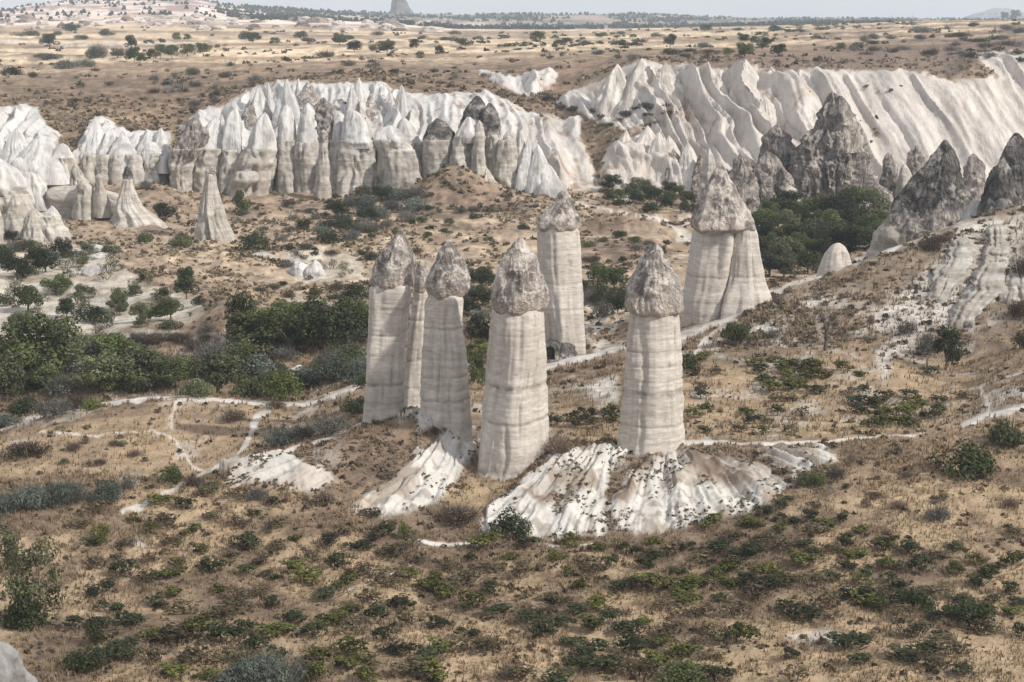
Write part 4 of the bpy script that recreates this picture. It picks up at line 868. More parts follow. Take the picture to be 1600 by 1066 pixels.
THIN = [trunk_mesh(np.random.RandomState(i + 9), .45, .02, 4) for i in range(3)]
def bare_tree(i):
    rs = np.random.RandomState(i); V_, F_ = [], []
    def go(p, d, L_, r, lv):
        q = p + d * L_; v, f = tube([p, (p + q) / 2 + rs.normal(size=3) * L_ * .05, q], [r, r * .8, r * .6], 4); b = len(V_); V_.extend(v); F_.extend([tuple(t + b for t in x) for x in f])
        if lv == 0: return
        for _ in range(3 if lv > 1 else 4):
            nd = d + rs.normal(size=3) * .55; nd[2] += .15; nd /= np.linalg.norm(nd); go(q, nd, L_ * rs.uniform(.62, .85), r * .64, lv - 1)
    go(np.array([0, 0, -.03]), np.array([0, 0, 1.]), .26, .045, 5)
    return raw_mesh("branches", np.array(V_), np.array(F_), M_bark, np.tile(A3(.085, .07, .065), (len(V_), 1)))
BARE = [bare_tree(3), bare_tree(8)]
DESC = {'dark': "dark green", 'green': "mid green", 'olive': "dull olive green", 'blue': "blue grey", 'bright': "fresh yellow green", 'dry': "dry brown", 'brown': "dark brown", 'grey': "grey"}
OCC = []
REQ = []
def plant(*a):
    if len(a) > 5 and a[5] or a[4][:4] in ('tree', 'bare', 'sapl'): plant_now(*a)
    else: REQ.append(a)
def plant_now(px, py, wpx, hpx, kind, label=None, group=None, sink=.04, seed=None, bulk=None):
    h = hit(px, py)
    if h is None or h.y > 9000: return None
    m = h.y / F; w_, h_ = wpx * m * 1.08, hpx * m * 1.04; rr = random.Random(seed if seed is not None else int(px * 7 + py * 13))
    loc = (h.x, h.y + w_ * .25, 0); g = ground(loc[0], loc[1]); g = min(g, h.z + .3 * h_); loc = (loc[0], loc[1], max(g, h.z - 1) - sink * h_)
    typ, _, pal = kind.partition('_'); big = wpx > 34
    s3 = (w_ * rr.uniform(.95, 1.05), w_ * rr.uniform(.95, 1.05), h_); rz = rr.uniform(0, 6.28)
    if typ in ('tree', 'bare'):
        root = empty("tree" if typ == 'tree' else "bare_tree", loc); root.scale = s3; root.rotation_euler.z = rz
        if typ == 'tree':
            put("trunk", rr.choice(TRUNKS if big else THIN), root); put("crown", rr.choice(MESH[kind]), root)
        else: put("branches", rr.choice(BARE), root)
        desc = (DESC.get(pal, '') + " leafy tree") if typ == 'tree' else "bare twiggy grey tree"; cat = "tree"
    elif bulk is not None:
        me = rr.choice(MESH[kind]); n_ = len(me.vertices); co = np.empty(n_ * 3, np.float32); me.vertices.foreach_get("co", co); co = co.reshape(-1, 3)
        cl_ = np.empty(n_ * 4, np.float32); me.color_attributes["Col"].data.foreach_get("color", cl_); q_ = max(1, int(n_ / 4 / 130)); sel_ = np.arange(n_ // 4)[::q_]
        ix = (sel_[:, None] * 4 + np.arange(4)).ravel(); big_ = 1 + .25 * (q_ > 1); c4 = co.reshape(-1, 4, 3)[sel_]; c4 = (c4 - c4.mean(1, keepdims=True)) * (q_ ** .5) + c4.mean(1, keepdims=True); c_ = c4.reshape(-1, 3) * np.array(s3)
        cr, sr = math.cos(rz), math.sin(rz); c_ = np.stack([c_[:, 0] * cr - c_[:, 1] * sr, c_[:, 0] * sr + c_[:, 1] * cr, c_[:, 2]], 1) + np.array(loc); bulk.append((c_, cl_.reshape(-1, 4)[ix, :3])); return None
    else:
        nm = {'bush': 'shrub', 'twig': 'dry_shrub', 'plume': 'shrub', 'tall': 'shrub', 'vine': 'grape_vine', 'sapling': 'young_fruit_tree'}[typ]
        key = kind if kind in MESH else 'sapling'
        root = put(nm, rr.choice(MESH[key]), None, loc); root.scale = s3; root.rotation_euler.z = rz
        desc = {'bush': DESC.get(pal, '') + " rounded shrub", 'twig': "dry leafless brown shrub", 'plume': DESC.get(pal, '') + " feathery shrub", 'tall': "tall open green shrub", 'vine': {'green': "low green vine", 'brown': "low browning vine", 'dark': "low dark green vine"}.get(pal, ''), 'sapling': "small sparse young fruit tree"}[typ]
        cat = {'vine': 'vine', 'sapling': 'young tree'}.get(typ, 'shrub')
    grp = group or {'tree': 'trees scattered over the valley and plateau', 'vine': 'vines on the dry slopes', 'sapling': 'young fruit trees on the pale terrace'}.get(typ, 'shrubs scattered over the slopes')
    if label: tag(root, label, cat, group)
    else: auto(root, desc, cat, px, py - hpx / 2, wpx, grp)
    OCC.append((px, py - hpx / 2, wpx, hpx)); return root

HERO = [
 (290,471,40,54,'tree_dark',"round dark green tree alone at the right end of the fruit terrace"),
 (373,548,48,92,'tree_green',"tall narrow green tree right of the fruit terrace"),
 (52,604,120,108,'tree_green',"largest rounded green tree at the left edge of the gully"),
 (-8,640,90,100,'tree_olive',"green tree cut by the left photo edge in the gully"),
 (140,642,36,34,'bush_bright',"small yellow green bush above the left footpath"),
 (440,632,78,78,'bush_bright',"light yellow green leafy bush in front of the gully trees"),
 (1481,581,46,76,'tree_dark',"dark umbrella shaped tree on the grassy field's right side"),
 (1452,560,42,58,'bush_grey',"grey brown bush beside the dark umbrella shaped tree"),
 (1293,552,66,80,'bare_tree',"bare grey leafless tree at the back of the grassy field"),
 (1152,546,38,46,'tree_green',"small green tree below the diagonal path near the double pillar"),
 (1208,531,26,24,'bush_grey',"little dark grey shrub on the slope right of the small green tree"),
 (1512,748,112,86,'bush_green',"big green bush at the right under the path junction"),
 (1577,700,66,58,'plume_olive',"olive shrub with spiky shoots above the big right bush"),
 (800,851,72,78,'bush_green',"dense green young tree standing at the foot of the pale fans"),
 (631,846,26,50,'bush_bright',"bright yellow green sapling left of the dense young tree"),
 (600,839,46,28,'vine_dark',"low dark green vine next to the bright sapling"),
 (715,826,70,44,'twig_dry',"round brown twiggy shrub in the hollow between the fans"),
 (1055,1082,118,68,'bush_green',"large leafy green bush cut by the lower photo edge"),
 (415,1100,150,104,'plume_blue',"large blue green feathery bush at the lower photo edge"),
 (140,1052,78,64,'bush_dark',"dark green bush on the bank in the lower left"), (142,1010,34,70,'bush_dark',"dark pointed shoot rising from the lower left bank"),
 (52,985,120,165,'tall_olive',"tall open clump of green stems at the left edge"), (45,982,100,60,'bush_dark',"dark bushy undergrowth at the foot of the tall left clump"), (10,900,60,90,'tall_olive',"smaller green clump cut by the left edge"),
 (1470,820,50,38,'bush_grey',"round dark grey green shrub alone on the right slope"),
 (1270,764,48,42,'bush_green',"green bush at the right end of the white fans"), (1308,751,36,32,'bush_grey',"grey bush next to the green one by the fans"), (1325,765,18,14,'bush_dark',"tiny dark bush below the grey one by the fans"),
 (1520,988,84,52,'tree_dark',"wide low green tree with a dark trunk in the lower right"), (1437,958,68,56,'bush_green',"leafy green bush in the lower right vineyard"), (1372,955,46,44,'bush_dark',"dark green bush left of the leafy one in the vineyard"),
 (747,612,30,66,'tree_green',"slender green tree seen between the trio and the foremost pillar"), (752,535,60,62,'bush_dark',"dark bush behind the gap between the pillars"),
 (550,652,46,40,'bush_dark',"dark green bush left of the trio's foot"), (872,716,62,36,'twig_dry',"brown twiggy shrub right of the foremost pillar's foot"), (1076,588,34,58,'bush_dark',"dark green bush half hidden by the rightmost near pillar"),
 (262,757,44,48,'bush_green',"green bush left of the grey block on the path"), (300,762,34,26,'bush_brown',"brown shrub at the foot of the green bush by the path"), (322,772,40,30,'bush_olive',"olive shrub left of the grey block"),
 (430,702,58,48,'plume_blue',"blue grey bush on the near side of the forked path"), (470,690,50,36,'bush_grey',"grey shrub among the row above the mound"), (510,684,70,46,'bush_grey',"grey brown shrub in the middle of the row above the mound"), (362,662,50,28,'bush_brown',"brown low shrub left of the forked path"), (430,640,36,20,'bush_brown',"brown shrub at the fork of the white path"),
 (38,800,70,62,'plume_blue',"blue green feathery bush second from the left in the long row"), (100,800,76,64,'plume_blue',"blue green feathery bush in the middle of the long row"), (165,790,56,48,'plume_blue',"blue green feathery bush at the right of the long row"), (-8,810,60,50,'plume_blue',"blue green bush at the left edge of the long row"), (198,766,34,26,'bush_grey',"small grey bush ending the long row"),
 (400,785,44,30,'bush_grey',"grey shrub under the left white bank"), (508,792,40,26,'bush_dry',"dry shrub under the left white bank"), (35,720,80,38,'bush_brown',"dark brown wide shrub on the left grassy ridge"),
 (229,381,38,26,'bush_green',"green bush at the foot of the dark tipped pillar's slope"), (283,388,38,34,'bush_green',"green bush just left of the white cone pillar"), (378,338,28,42,'tree_green',"green tree in front of the centre banded cliff"), (257,348,38,30,'tree_dark',"dark tree right of the pale low wall"),
 (398,392,54,46,'bush_dark',"dark green bush right of the white cone pillar"), (475,368,26,28,'tree_green',"small tree on the tan valley floor"), (175,400,34,34,'bush_olive',"olive bush left of the tan valley slope"), (218,340,30,26,'bush_dark',"dark scrub bush behind the pale wall"),
 (1047,74,20,22,'tree_dark',"dark tree on the plateau above the right peaks"), (1165,92,30,26,'tree_green',"round green tree at the plateau hedge corner"), (1422,28,9,12,'tree_olive',"small tree alone on the right skyline"), (1444,30,20,12,'bush_dark',"dark bush on the right skyline"), (1570,32,14,14,'tree_dark',"first skyline tree from the right pair"), (1588,32,18,17,'tree_dark',"second skyline tree from the right pair"),
]
for (x, y, a, b, k, lb) in HERO: plant(x, y, a, b, k, lb)
MANUAL = [ # gully thicket, orchard trees, plateau trees
 (95,625,70,50,'bush_grey'),(150,622,90,72,'tree_olive'),(212,618,92,76,'tree_olive'),(272,612,70,52,'tree_green'),(335,618,96,78,'tree_olive'),(300,622,60,40,'plume_olive'),(385,622,50,50,'plume_olive'),(400,560,80,76,'tree_green'),(452,565,90,92,'tree_green'),
 (505,560,90,96,'tree_dark'),(545,545,70,84,'tree_green'),(560,600,60,62,'plume_blue'),(520,600,70,60,'plume_blue'),(480,610,60,54,'bush_blue'),(560,520,50,60,'bush_dark'),(30,650,60,40,'plume_blue'),(80,652,70,42,'bush_grey'),(120,640,50,40,'bush_brown'),(10,668,50,30,'bush_blue'),
 (180,560,60,30,'bush_brown'),(240,545,50,30,'bush_brown'),(280,540,44,26,'bush_brown'),(215,535,30,18,'bush_brown'),(345,570,50,40,'bush_olive'),(555,470,40,44,'bush_dark'),(575,505,40,50,'bush_blue'),
 (24,440,50,38,'tree_dark'),(68,430,46,42,'tree_dark'),(40,395,40,30,'bush_dark'),(95,405,34,34,'tree_dark'),(40,490,52,46,'tree_dark'),(84,462,44,32,'tree_green'),(28,508,36,30,'bush_dark'),(137,506,62,46,'bush_dark'),(102,498,32,34,'tree_dark'),(265,502,48,38,'tree_green'),(218,505,30,38,'tree_olive'),(185,482,30,36,'tree_olive'),(58,420,36,34,'tree_green'),(0,420,36,34,'tree_dark'),(0,480,36,30,'bush_dark'),(310,478,26,24,'bush_dark'),(250,470,30,22,'tree_olive'),
 (75,74,30,22,'tree_dark'),(110,52,30,16,'tree_dark'),(38,58,44,18,'bush_olive'),(90,56,24,12,'bush_green'),(165,57,32,18,'bush_green'),(125,62,26,12,'bush_olive'),(80,95,38,20,'bush_blue'),(105,108,40,24,'plume_blue'),(130,106,34,22,'bush_blue'),(150,92,40,34,'plume_blue'),(62,92,24,14,'bush_olive'),(183,92,26,18,'tree_olive'),(204,78,20,24,'tree_dark'),(208,97,24,26,'tree_green'),(218,98,20,16,'tree_bright'),
 (238,94,20,18,'tree_green'),(250,92,18,24,'tree_green'),(268,92,28,22,'tree_green'),(292,88,24,20,'tree_green'),(316,88,24,22,'tree_green'),(232,68,20,10,'bush_green'),(250,67,18,10,'bush_green'),(276,64,14,14,'tree_olive'),(292,63,12,10,'tree_olive'),(298,118,26,20,'bush_olive'),(360,104,15,13,'bush_brown'),(352,120,22,12,'bush_brown'),(385,62,30,22,'bush_dark'),(395,68,22,18,'tree_green'),(15,120,36,26,'bush_dark'),(50,122,22,14,'bush_brown'),(148,112,16,10,'bush_brown'),(240,126,20,12,'bush_grey'),(275,120,20,12,'bush_grey'),(262,134,16,16,'bush_blue'),(125,136,16,16,'bush_olive'),
 (445,96,18,12,'bush_dark'),(470,62,20,14,'tree_dark'),(480,66,24,12,'bush_dark'),(428,70,18,12,'tree_olive'),(508,90,34,17,'bush_brown'),(480,94,24,10,'bush_olive'),(545,62,24,12,'bush_green'),(530,72,26,22,'tree_olive'),(553,82,28,20,'tree_dark'),(583,80,18,18,'bush_brown'),(605,83,28,16,'tree_dark'),(600,72,34,16,'bush_olive'),(647,78,20,18,'tree_dark'),(658,87,16,11,'bush_green'),(686,85,16,15,'tree_dark'),(700,64,26,12,'bush_olive'),(727,74,26,14,'tree_green'),(720,78,16,8,'bush_dark'),(545,104,26,14,'bush_grey'),(580,98,14,10,'bush_brown'),(710,54,26,10,'bush_olive'),(590,56,24,12,'bush_brown'),
 (838,66,26,18,'tree_green'),(869,74,14,14,'bush_dark'),(975,72,22,12,'bush_dark'),(866,60,16,8,'bush_olive'),(990,94,30,16,'bush_grey'),(965,92,20,12,'bush_grey'),(860,92,16,10,'bush_brown'),(848,90,10,8,'bush_brown'),(878,88,12,7,'bush_brown'),(936,86,24,12,'bush_grey'),(1050,86,34,16,'bush_dark'),(1080,82,30,10,'bush_dark'),(1100,76,30,16,'bush_blue'),(1070,90,22,12,'bush_blue'),(1110,84,32,12,'bush_green'),(1135,84,30,14,'bush_green'),(1162,66,18,14,'tree_dark'),(1182,70,18,14,'tree_green'),(1192,78,18,12,'tree_green'),(1200,72,22,14,'tree_dark'),(1218,88,26,20,'tree_dark'),(1278,96,14,10,'bush_dark'),(1313,80,18,14,'tree_green'),(1336,80,20,14,'bush_grey'),
 (1352,66,20,18,'bush_grey'),(1366,62,22,16,'bush_grey'),(1392,62,22,12,'bush_grey'),(1445,52,36,16,'bush_grey'),(1430,50,20,12,'bush_grey'),(1525,42,22,12,'bush_dark'),(1575,48,26,14,'bush_grey'),(1595,52,26,16,'bush_grey'),(1480,46,20,8,'bush_grey'),(1555,52,20,10,'bush_grey'),(1500,58,40,12,'bush_dark'),(1440,62,24,12,'bush_grey'),(1490,80,34,12,'bush_grey'),(1460,82,26,9,'bush_grey'),(1530,66,40,10,'bush_dark'),(1580,72,44,14,'bush_grey'),(1565,62,34,10,'bush_dark'),(1590,86,30,10,'bush_dark'),(1392,82,20,8,'bush_brown'),
 (1500,300,24,16,'bush_olive'),(1538,290,22,18,'bush_olive'),(1602,545,44,46,'bush_dark'),(1455,395,34,24,'bush_brown'),(1470,385,40,20,'bush_brown'),(1420,528,34,34,'bush_brown'),(1600,440,40,60,'bush_brown'),(1600,500,50,40,'bush_brown'),
]
for (x, y, a, b, k) in MANUAL: plant(x, y, a, b, k)
def inside(poly, x, y): return float(pdist(poly, np.array([float(x)]), np.array([float(y)]))[0]) > 0
def scatter(poly, n, kinds, wr, hr, seed, gap=.6, rowdir=None, tries=40, stuff=False):
    rr = random.Random(seed); a = np.array(poly); x0, x1, y0, y1 = a[:, 0].min(), a[:, 0].max(), a[:, 1].min(), a[:, 1].max(); done = []
    for _ in range(n * tries):
        if len(done) >= n: break
        x, y = rr.uniform(x0, x1), rr.uniform(y0, y1)
        if rowdir: u_ = x + rowdir * y; x += (round(u_ / 62.) * 62 - u_) + rr.gauss(0, 6)
        if not inside(poly, x, y): continue
        wpx = rr.uniform(*wr)
        if n2(np.array([x / 60.]), np.array([y / 35.]), seed)[0] < rr.uniform(.1, .6): continue
        if any(abs(x - p[0]) < (wpx + p[2]) * .5 * gap and abs(y - p[1]) < (wpx + p[2]) * .32 * gap for p in done): continue
        done.append((x, y, wpx, wpx * rr.uniform(*hr), rr.choice(kinds)))
    if stuff: return done
    for d in done: plant(*d)
    return done
G = 'bush_dark tree_dark tree_green bush_green'.split()
scatter([(1190,345),(1380,325),(1365,400),(1280,425),(1210,445),(1190,420)], 38, ['tree_dark','tree_green','tree_green','tree_olive','tree_dark'], (30,58), (.8,1.15), 31, .42)
scatter([(535,320),(560,300),(640,305),(660,325),(640,345),(560,375),(500,385),(505,350)], 22, ['bush_dark','bush_blue','plume_blue','tree_dark','bush_grey'], (26,46), (.6,.9), 32, .45)
scatter([(940,300),(1060,305),(1090,335),(1020,335),(960,325)], 16, ['tree_dark','bush_dark','tree_green'], (22,36), (.7,1.), 33, .5)
scatter([(905,440),(975,440),(980,500),(920,505)], 9, ['tree_dark','tree_green','bush_dark','bush_grey'], (26,46), (.8,1.1), 34, .5)
scatter([(725,440),(775,430),(775,525),(725,535)], 8, ['bush_dark','bush_blue','tree_dark'], (30,46), (.8,1.1), 35, .45)
scatter([(555,330),(840,320),(845,380),(700,400),(560,400)], 26, ['bush_brown','bush_dark','bush_olive','tree_green','bush_grey'], (12,26), (.5,.8), 36)
scatter([(905,380),(1075,350),(1075,470),(990,470),(915,440)], 20, ['bush_dark','bush_brown','bush_olive','bush_grey'], (14,34), (.5,.8), 37)
scatter([(380,300),(540,320),(560,400),(420,400),(380,350)], 22, ['bush_brown','bush_dark','bush_grey','bush_olive','plume_blue'], (12,28), (.4,.7), 38)
scatter([(420,250),(480,250),(495,310),(430,312)], 9, ['bush_brown','bush_grey'], (22,40), (.7,.9), 39)
scatter([(140,265),(270,265),(275,300),(230,300)], 8, ['bush_brown','bush_dark','bush_grey'], (18,30), (.5,.8), 40)
scatter([(920,170),(1060,165),(1050,200),(960,205),(930,200)], 14, ['bush_brown','bush_dark','bush_olive'], (14,30), (.4,.6), 41)
scatter([(840,150),(900,160),(900,190),(860,170)], 5, ['bush_dark','bush_brown'], (14,24), (.5,.7), 42)
scatter([(230,130),(420,110),(380,150),(300,190),(210,190)], 18, ['bush_brown','bush_brown','bush_grey'], (12,26), (.5,.7), 43)
scatter([(0,135),(600,90),(840,95),(860,130),(700,130),(420,115),(0,160)], 34, ['bush_brown','bush_grey','bush_olive','bush_dark'], (7,16), (.5,.8), 44)
scatter([(450,390),(600,400),(580,470),(500,470),(440,430)], 16, ['bush_dark','bush_olive','bush_brown','bush_grey'], (14,32), (.5,.8), 45)
scatter([(400,440),(570,440),(560,500),(470,500),(390,480)], 10, ['bush_brown','bush_dark','bush_grey'], (16,30), (.5,.7), 46)
scatter([(0,360),(60,350),(130,380),(110,410),(0,420)], 9, ['tree_dark','bush_dark','bush_brown','bush_grey'], (20,36), (.6,1.), 47, .5)
scatter([(20,400),(120,390),(310,470),(300,500),(140,530),(0,530)], 105, ['sapling_a','sapling_a','sapling_a','tree_olive'], (12,27), (.75,1.1), 48, .42, .9)
scatter([(480,400),(570,420),(575,440),(500,435)], 10, ['sapling_a'], (12,18), (.7,1.), 49, .5)
scatter([(870,50),(1300,46),(1300,60),(1050,72),(800,76),(640,60)], 46, ['bush_dark','bush_olive','bush_green','tree_green'], (9,22), (.35,.6), 50, .4)
scatter([(780,68),(1010,66),(1010,76),(800,80)], 18, ['bush_brown','bush_dark'], (12,24), (.3,.5), 51, .4)
scatter([(1180,44),(1440,30),(1440,40),(1200,54)], 24, ['bush_dark','bush_grey'], (10,22), (.3,.5), 52, .3)
scatter([(1330,70),(1600,60),(1600,100),(1500,90),(1350,86)], 22, ['bush_grey','bush_dark','bush_brown'], (14,34), (.35,.55), 53, .4)
scatter([(1100,225),(1180,330),(1200,345),(1160,360),(1090,300)], 8, ['bush_dark','bush_olive'], (20,34), (.7,1.), 54)
scatter([(1060,560),(1160,560),(1500,575),(1520,620),(1480,670),(1230,685),(1080,680)], 40, ['vine_green','vine_green','vine_brown','vine_dark'], (26,44), (.4,.6), 55, .55)
scatter([(1180,575),(1290,575),(1280,620),(1200,615)], 14, ['vine_green','vine_dark'], (30,46), (.45,.6), 56, .4)
scatter([(1330,635),(1460,610),(1490,640),(1440,675),(1350,672)], 16, ['vine_green','vine_dark'], (30,44), (.45,.6), 57, .4)
scatter([(860,655),(960,645),(965,668),(870,672)], 9, ['vine_green','vine_dark'], (26,40), (.5,.7), 58, .4)
scatter([(725,545),(765,540),(765,560),(725,565)], 6, ['vine_green','bush_bright'], (24,32), (.5,.7), 59, .4)
scatter([(20,740),(200,730),(220,700),(130,690),(20,700)], 8, ['bush_brown','bush_olive','twig_dry'], (16,30), (.5,.8), 60)
scatter([(0,560),(120,560),(300,590),(330,560),(380,540),(420,520),(560,490),(568,600),(480,625),(300,618),(150,630),(0,660)], 44, ['bush_dark','bush_olive','bush_grey','tree_olive','bush_green','plume_olive','tree_green','bush_blue'], (46,86), (.6,.85), 70, .36)
scatter([(120,540),(330,505),(360,560),(250,580),(120,575)], 12, ['bush_brown','bush_grey','bush_olive'], (24,46), (.5,.7), 71, .5)
scatter([(600,560),(570,640),(540,640),(560,560)], 4, ['bush_dark','bush_olive'], (24,40), (.7,.9), 61)
# foreground vineyard
VF = [([(110,800),(330,775),(560,800),(700,855),(1080,850),(1180,820),(1150,1075),(150,1075),(130,930)], 185, ['vine_green','vine_dark','vine_green','vine_brown','vine_brown','vine_dark'], 62),
      ([(1100,830),(1250,790),(1400,850),(1600,880),(1600,975),(1400,970),(1180,960),(1120,900)], 66, ['vine_green','vine_dark','vine_dark','vine_brown'], 63),
      ([(1150,960),(1600,980),(1600,1075),(1150,1075)], 14, ['vine_brown','vine_dark'], 64), ([(1330,700),(1600,760),(1600,870),(1420,840),(1280,780)], 9, ['vine_brown','twig_dry','bush_dry'], 65)]
for poly, n, kinds, sd_ in VF:
    for (x, y, a, b, k) in scatter(poly, n, kinds, (30, 46), (.42, .62), sd_, .62, 1.5, tries=60, stuff=True):
        s_ = .72 + .55 * (y - 780) / 290; plant(x, y, a * s_ * (.85 + .95 * ((x * 7.3 + y * 3.1) % 1)), b * s_ * (.85 + .8 * ((x * 3.7 + y * 9.1) % 1)), k)

for typ_, lim_, nm_, lb_ in (('vine', 285, 'small_vines', 'many smaller low vines between the larger ones on the dry slopes'), ('', 270, 'small_shrubs', 'many small shrubs dotted over the valley sides and plateau')):
    rq = [r for r in REQ if (r[4][:4] == 'vine') == (typ_ == 'vine')]; rq.sort(key=lambda r: -r[2] * r[3]); bulk = []
    for r in rq[:lim_]: plant_now(*r)
    for r in rq[lim_:]: plant_now(*r, bulk=bulk)
    print(nm_, len(rq))
    if bulk:
        bv = np.vstack([b[0] for b in bulk]); tag(put(nm_, raw_mesh(nm_, bv, np.arange(len(bv)).reshape(-1, 4), M_leaf, np.vstack([b[1] for b in bulk]), False)), lb_, None, None, 'stuff')

# ------------------------------------------------------------------ uncountable ground cover
def sample(t0, t1, n, rs, xlo=-40, xhi=1640):
    r_ok = np.where((T >= t0) & (T < t1))[0][:-1]; c_ok = np.where((PX > xlo) & (PX < xhi))[0]
    wr_ = np.abs(PYP[r_ok + 1][:, c_ok[::30]] - PYP[r_ok][:, c_ok[::30]]).mean(1); wr_ /= wr_.sum()
    ri_ = rs.choice(r_ok, n, p=wr_); ci_ = rs.choice(c_ok, n); a, b = rs.rand(n, 1), rs.rand(n, 1)
    g = V.reshape(NRW, NC, 3); P = g[ri_, ci_] * (1 - a) + g[ri_ + 1, ci_] * a; P = P + (g[ri_, ci_ + 1] - g[ri_, ci_]) * b
    return P, ri_, ci_
def tufts(name, label, t0, t1, n, hgt, wid, cols, keep, seed, m, blades_n=4, lean=.6):
    rs = np.random.RandomState(seed); P, r_, c_ = sample(t0, t1, n, rs); k = keep(r_, c_, rs); P = P[k]; r_, c_ = r_[k], c_[k]; n = len(P)
    B = np.repeat(P, blades_n, 0); N_ = len(B); sc_ = np.repeat(rs.uniform(.5, 1.4, n) * np.clip(P[:, 1] / 170, .85, 3), blades_n); h_ = hgt * sc_ * rs.uniform(.6, 1.2, N_)
    a = rs.uniform(0, 6.283, N_); ln = rs.uniform(.1, lean, N_); d = np.stack([np.cos(a) * ln, np.sin(a) * ln, np.ones(N_)], 1); sd = np.stack([-np.sin(a), np.cos(a), 0 * a], 1) * (wid * sc_)[:, None]
    v = np.stack([B - sd * .6 - [0, 0, .05], B + sd * .6 - [0, 0, .05], B + d * h_[:, None] + sd * .25], 1).reshape(-1, 3)
    ci = np.repeat(rs.rand(n), blades_n)[:, None]; c = (np.array(cols[0]) * (1 - ci) + np.array(cols[1]) * ci) * rs.uniform(.75, 1.25, (N_, 1))
    o = put(name, raw_mesh(name, v, np.arange(3 * N_).reshape(-1, 3), m, np.repeat(c, 3, 0), False)); tag(o, label, None, None, 'stuff'); return o
def clumps(name, label, t0, t1, n, size, hk, cols, keep, seed, leaves=7, grow=1.0):
    rs = np.random.RandomState(seed); P, r_, c_ = sample(t0, t1, n, rs); k = keep(r_, c_, rs); P = P[k]; n = len(P)
    s_ = size * rs.uniform(.45, 1.5, n) * (np.clip(P[:, 1] / 170, .85, 9) ** grow); B = np.repeat(P, leaves, 0); S_ = np.repeat(s_, leaves); N_ = len(B)
    d = rs.normal(size=(N_, 3)); d /= np.linalg.norm(d, axis=1, keepdims=True); d[:, 2] = np.abs(d[:, 2])
    cen = B + d * S_[:, None] * [.5, .5, hk] * rs.uniform(.5, 1, (N_, 1)); nr = d + rs.normal(size=(N_, 3)) * .7; nr /= np.linalg.norm(nr, axis=1, keepdims=True)
    v, f = quads(cen, nr, S_ * rs.uniform(.22, .42, N_), 1.2, rs); ci = np.repeat(rs.rand(n), leaves)[:, None]
    c = (np.array(cols[0]) * (1 - ci) + np.array(cols[1]) * ci) * rs.uniform(.7, 1.3, (N_, 1))
    tag(put(name, raw_mesh(name, v, f, M_leaf, np.repeat(c, 4, 0), False)), label, None, None, 'stuff')
def kfore(r, c, rs): return (fanm[r, c] < .3) & (pm[r, c] < .3) & (fb2(GX[r, c] / 3, GY[r, c] / 3, 3, 201) > rs.uniform(.25, .62, len(r)))
tufts("dry_grass", "dry straw coloured grass over the near slopes", 1.6, 7.9, 92000, .42, .08, ((.25, .19, .13), (.52, .40, .26)), kfore, 301, M_grass)
def kbr(r, c, rs): return (pm[r, c] < .3) & (orchm[r, c] < .3) & (fb2(GX[r, c] / 2.5, GY[r, c] / 2.5, 3, 202) > rs.uniform(.45, .75, len(r)))
def kbr(r, c, rs): return (pm[r, c] < .3) & (orchm[r, c] < .3) & (fanm[r, c] < .5) & (fb2(GX[r, c] / 2.5, GY[r, c] / 2.5, 3, 202) > rs.uniform(.42, .75, len(r)))
clumps("low_heath", "low dark brown heath tufts over the slopes", 1.6, 8.6, 12500, .58, .38, ((.07, .056, .038), (.16, .128, .082)), kbr, 302)
def kmid(r, c, rs): return (pm[r, c] < .3) & (orchm[r, c] < .3) & ((clm[r, c] < .3) | (rs.rand(len(r)) < .03)) & ((TT[r, c] < 14) | (rs.rand(len(r)) < .45)) & (fb2(GX[r, c] / (GY[r, c] * .035), lgy[r, c] * 22, 4, 203) > rs.uniform(.50, .64, len(r)))
clumps("valley_scrub", "small brown and olive scrub dotted over the valley and plateau", 8.6, 17.6, 20000, .62, .30, ((.085, .070, .048), (.18, .145, .095)), kmid, 303, 6, .85)
def kmound(r, c, rs):
    x, y = PXP[r, c], PYP[r, c]; return (pm[r, c] < .3) & (fanm[r, c] < .4) & (((x > 390) & (x < 720) & (y > 650) & (y < 790)) | ((x > 830) & (x < 1300) & (y > 690) & (y < 790))) & (fb2(GX[r, c] / 1.6, GY[r, c] / 2.2, 3, 207) > rs.uniform(.3, .6, len(r)))
clumps("mound_heath", "grey brown scrub covering the mounds round the pillars", 3.9, 6.6, 14000, .42, .4, ((.10, .078, .06), (.21, .17, .13)), kmound, 306, 5)
def kvg(r, c, rs): return (pm[r, c] < .3) & (orchm[r, c] < .3) & (clm[r, c] < .3) & (fb2(GX[r, c] / (GY[r, c] * .03), lgy[r, c] * 14, 4, 208) > rs.uniform(.3, .6, len(r)))
clumps("valley_grass", "pale dry grass tussocks over the valley floor", 8.1, 13.6, 22000, .5, .35, ((.24, .185, .125), (.46, .38, .27)), kvg, 307, 4, 1.0)
def kslope(r, c, rs): return (pm[r, c] < .3) & (PXP[r, c] > 1130) & ((PXP[r, c] < 1330) | (PYP[r, c] < 400) | (rs.rand(len(r)) < .35)) & (fb2(GX[r, c] / 2.2, GY[r, c] / 2.2, 3, 205) > rs.uniform(.38, .62, len(r)))
clumps("slope_heath", "grey brown heath covering the slope under the diagonal path", 6.9, 8.05, 9000, .55, .3, ((.14, .112, .085), (.25, .205, .16)), kslope, 305)
clumps("fan_scrub", "tiny dark plants dotting the pale fans", 3.6, 6.2, 26000, .34, .4, ((.075, .068, .045), (.16, .13, .095)), lambda r, c, rs: (fanw[r, c] > .35) & (rs.rand(len(r)) < .7) & (fb2(GX[r, c] / 2.2, GY[r, c] / 3.2, 3, 204) > rs.uniform(.46, .72, len(r))), 304, 5)
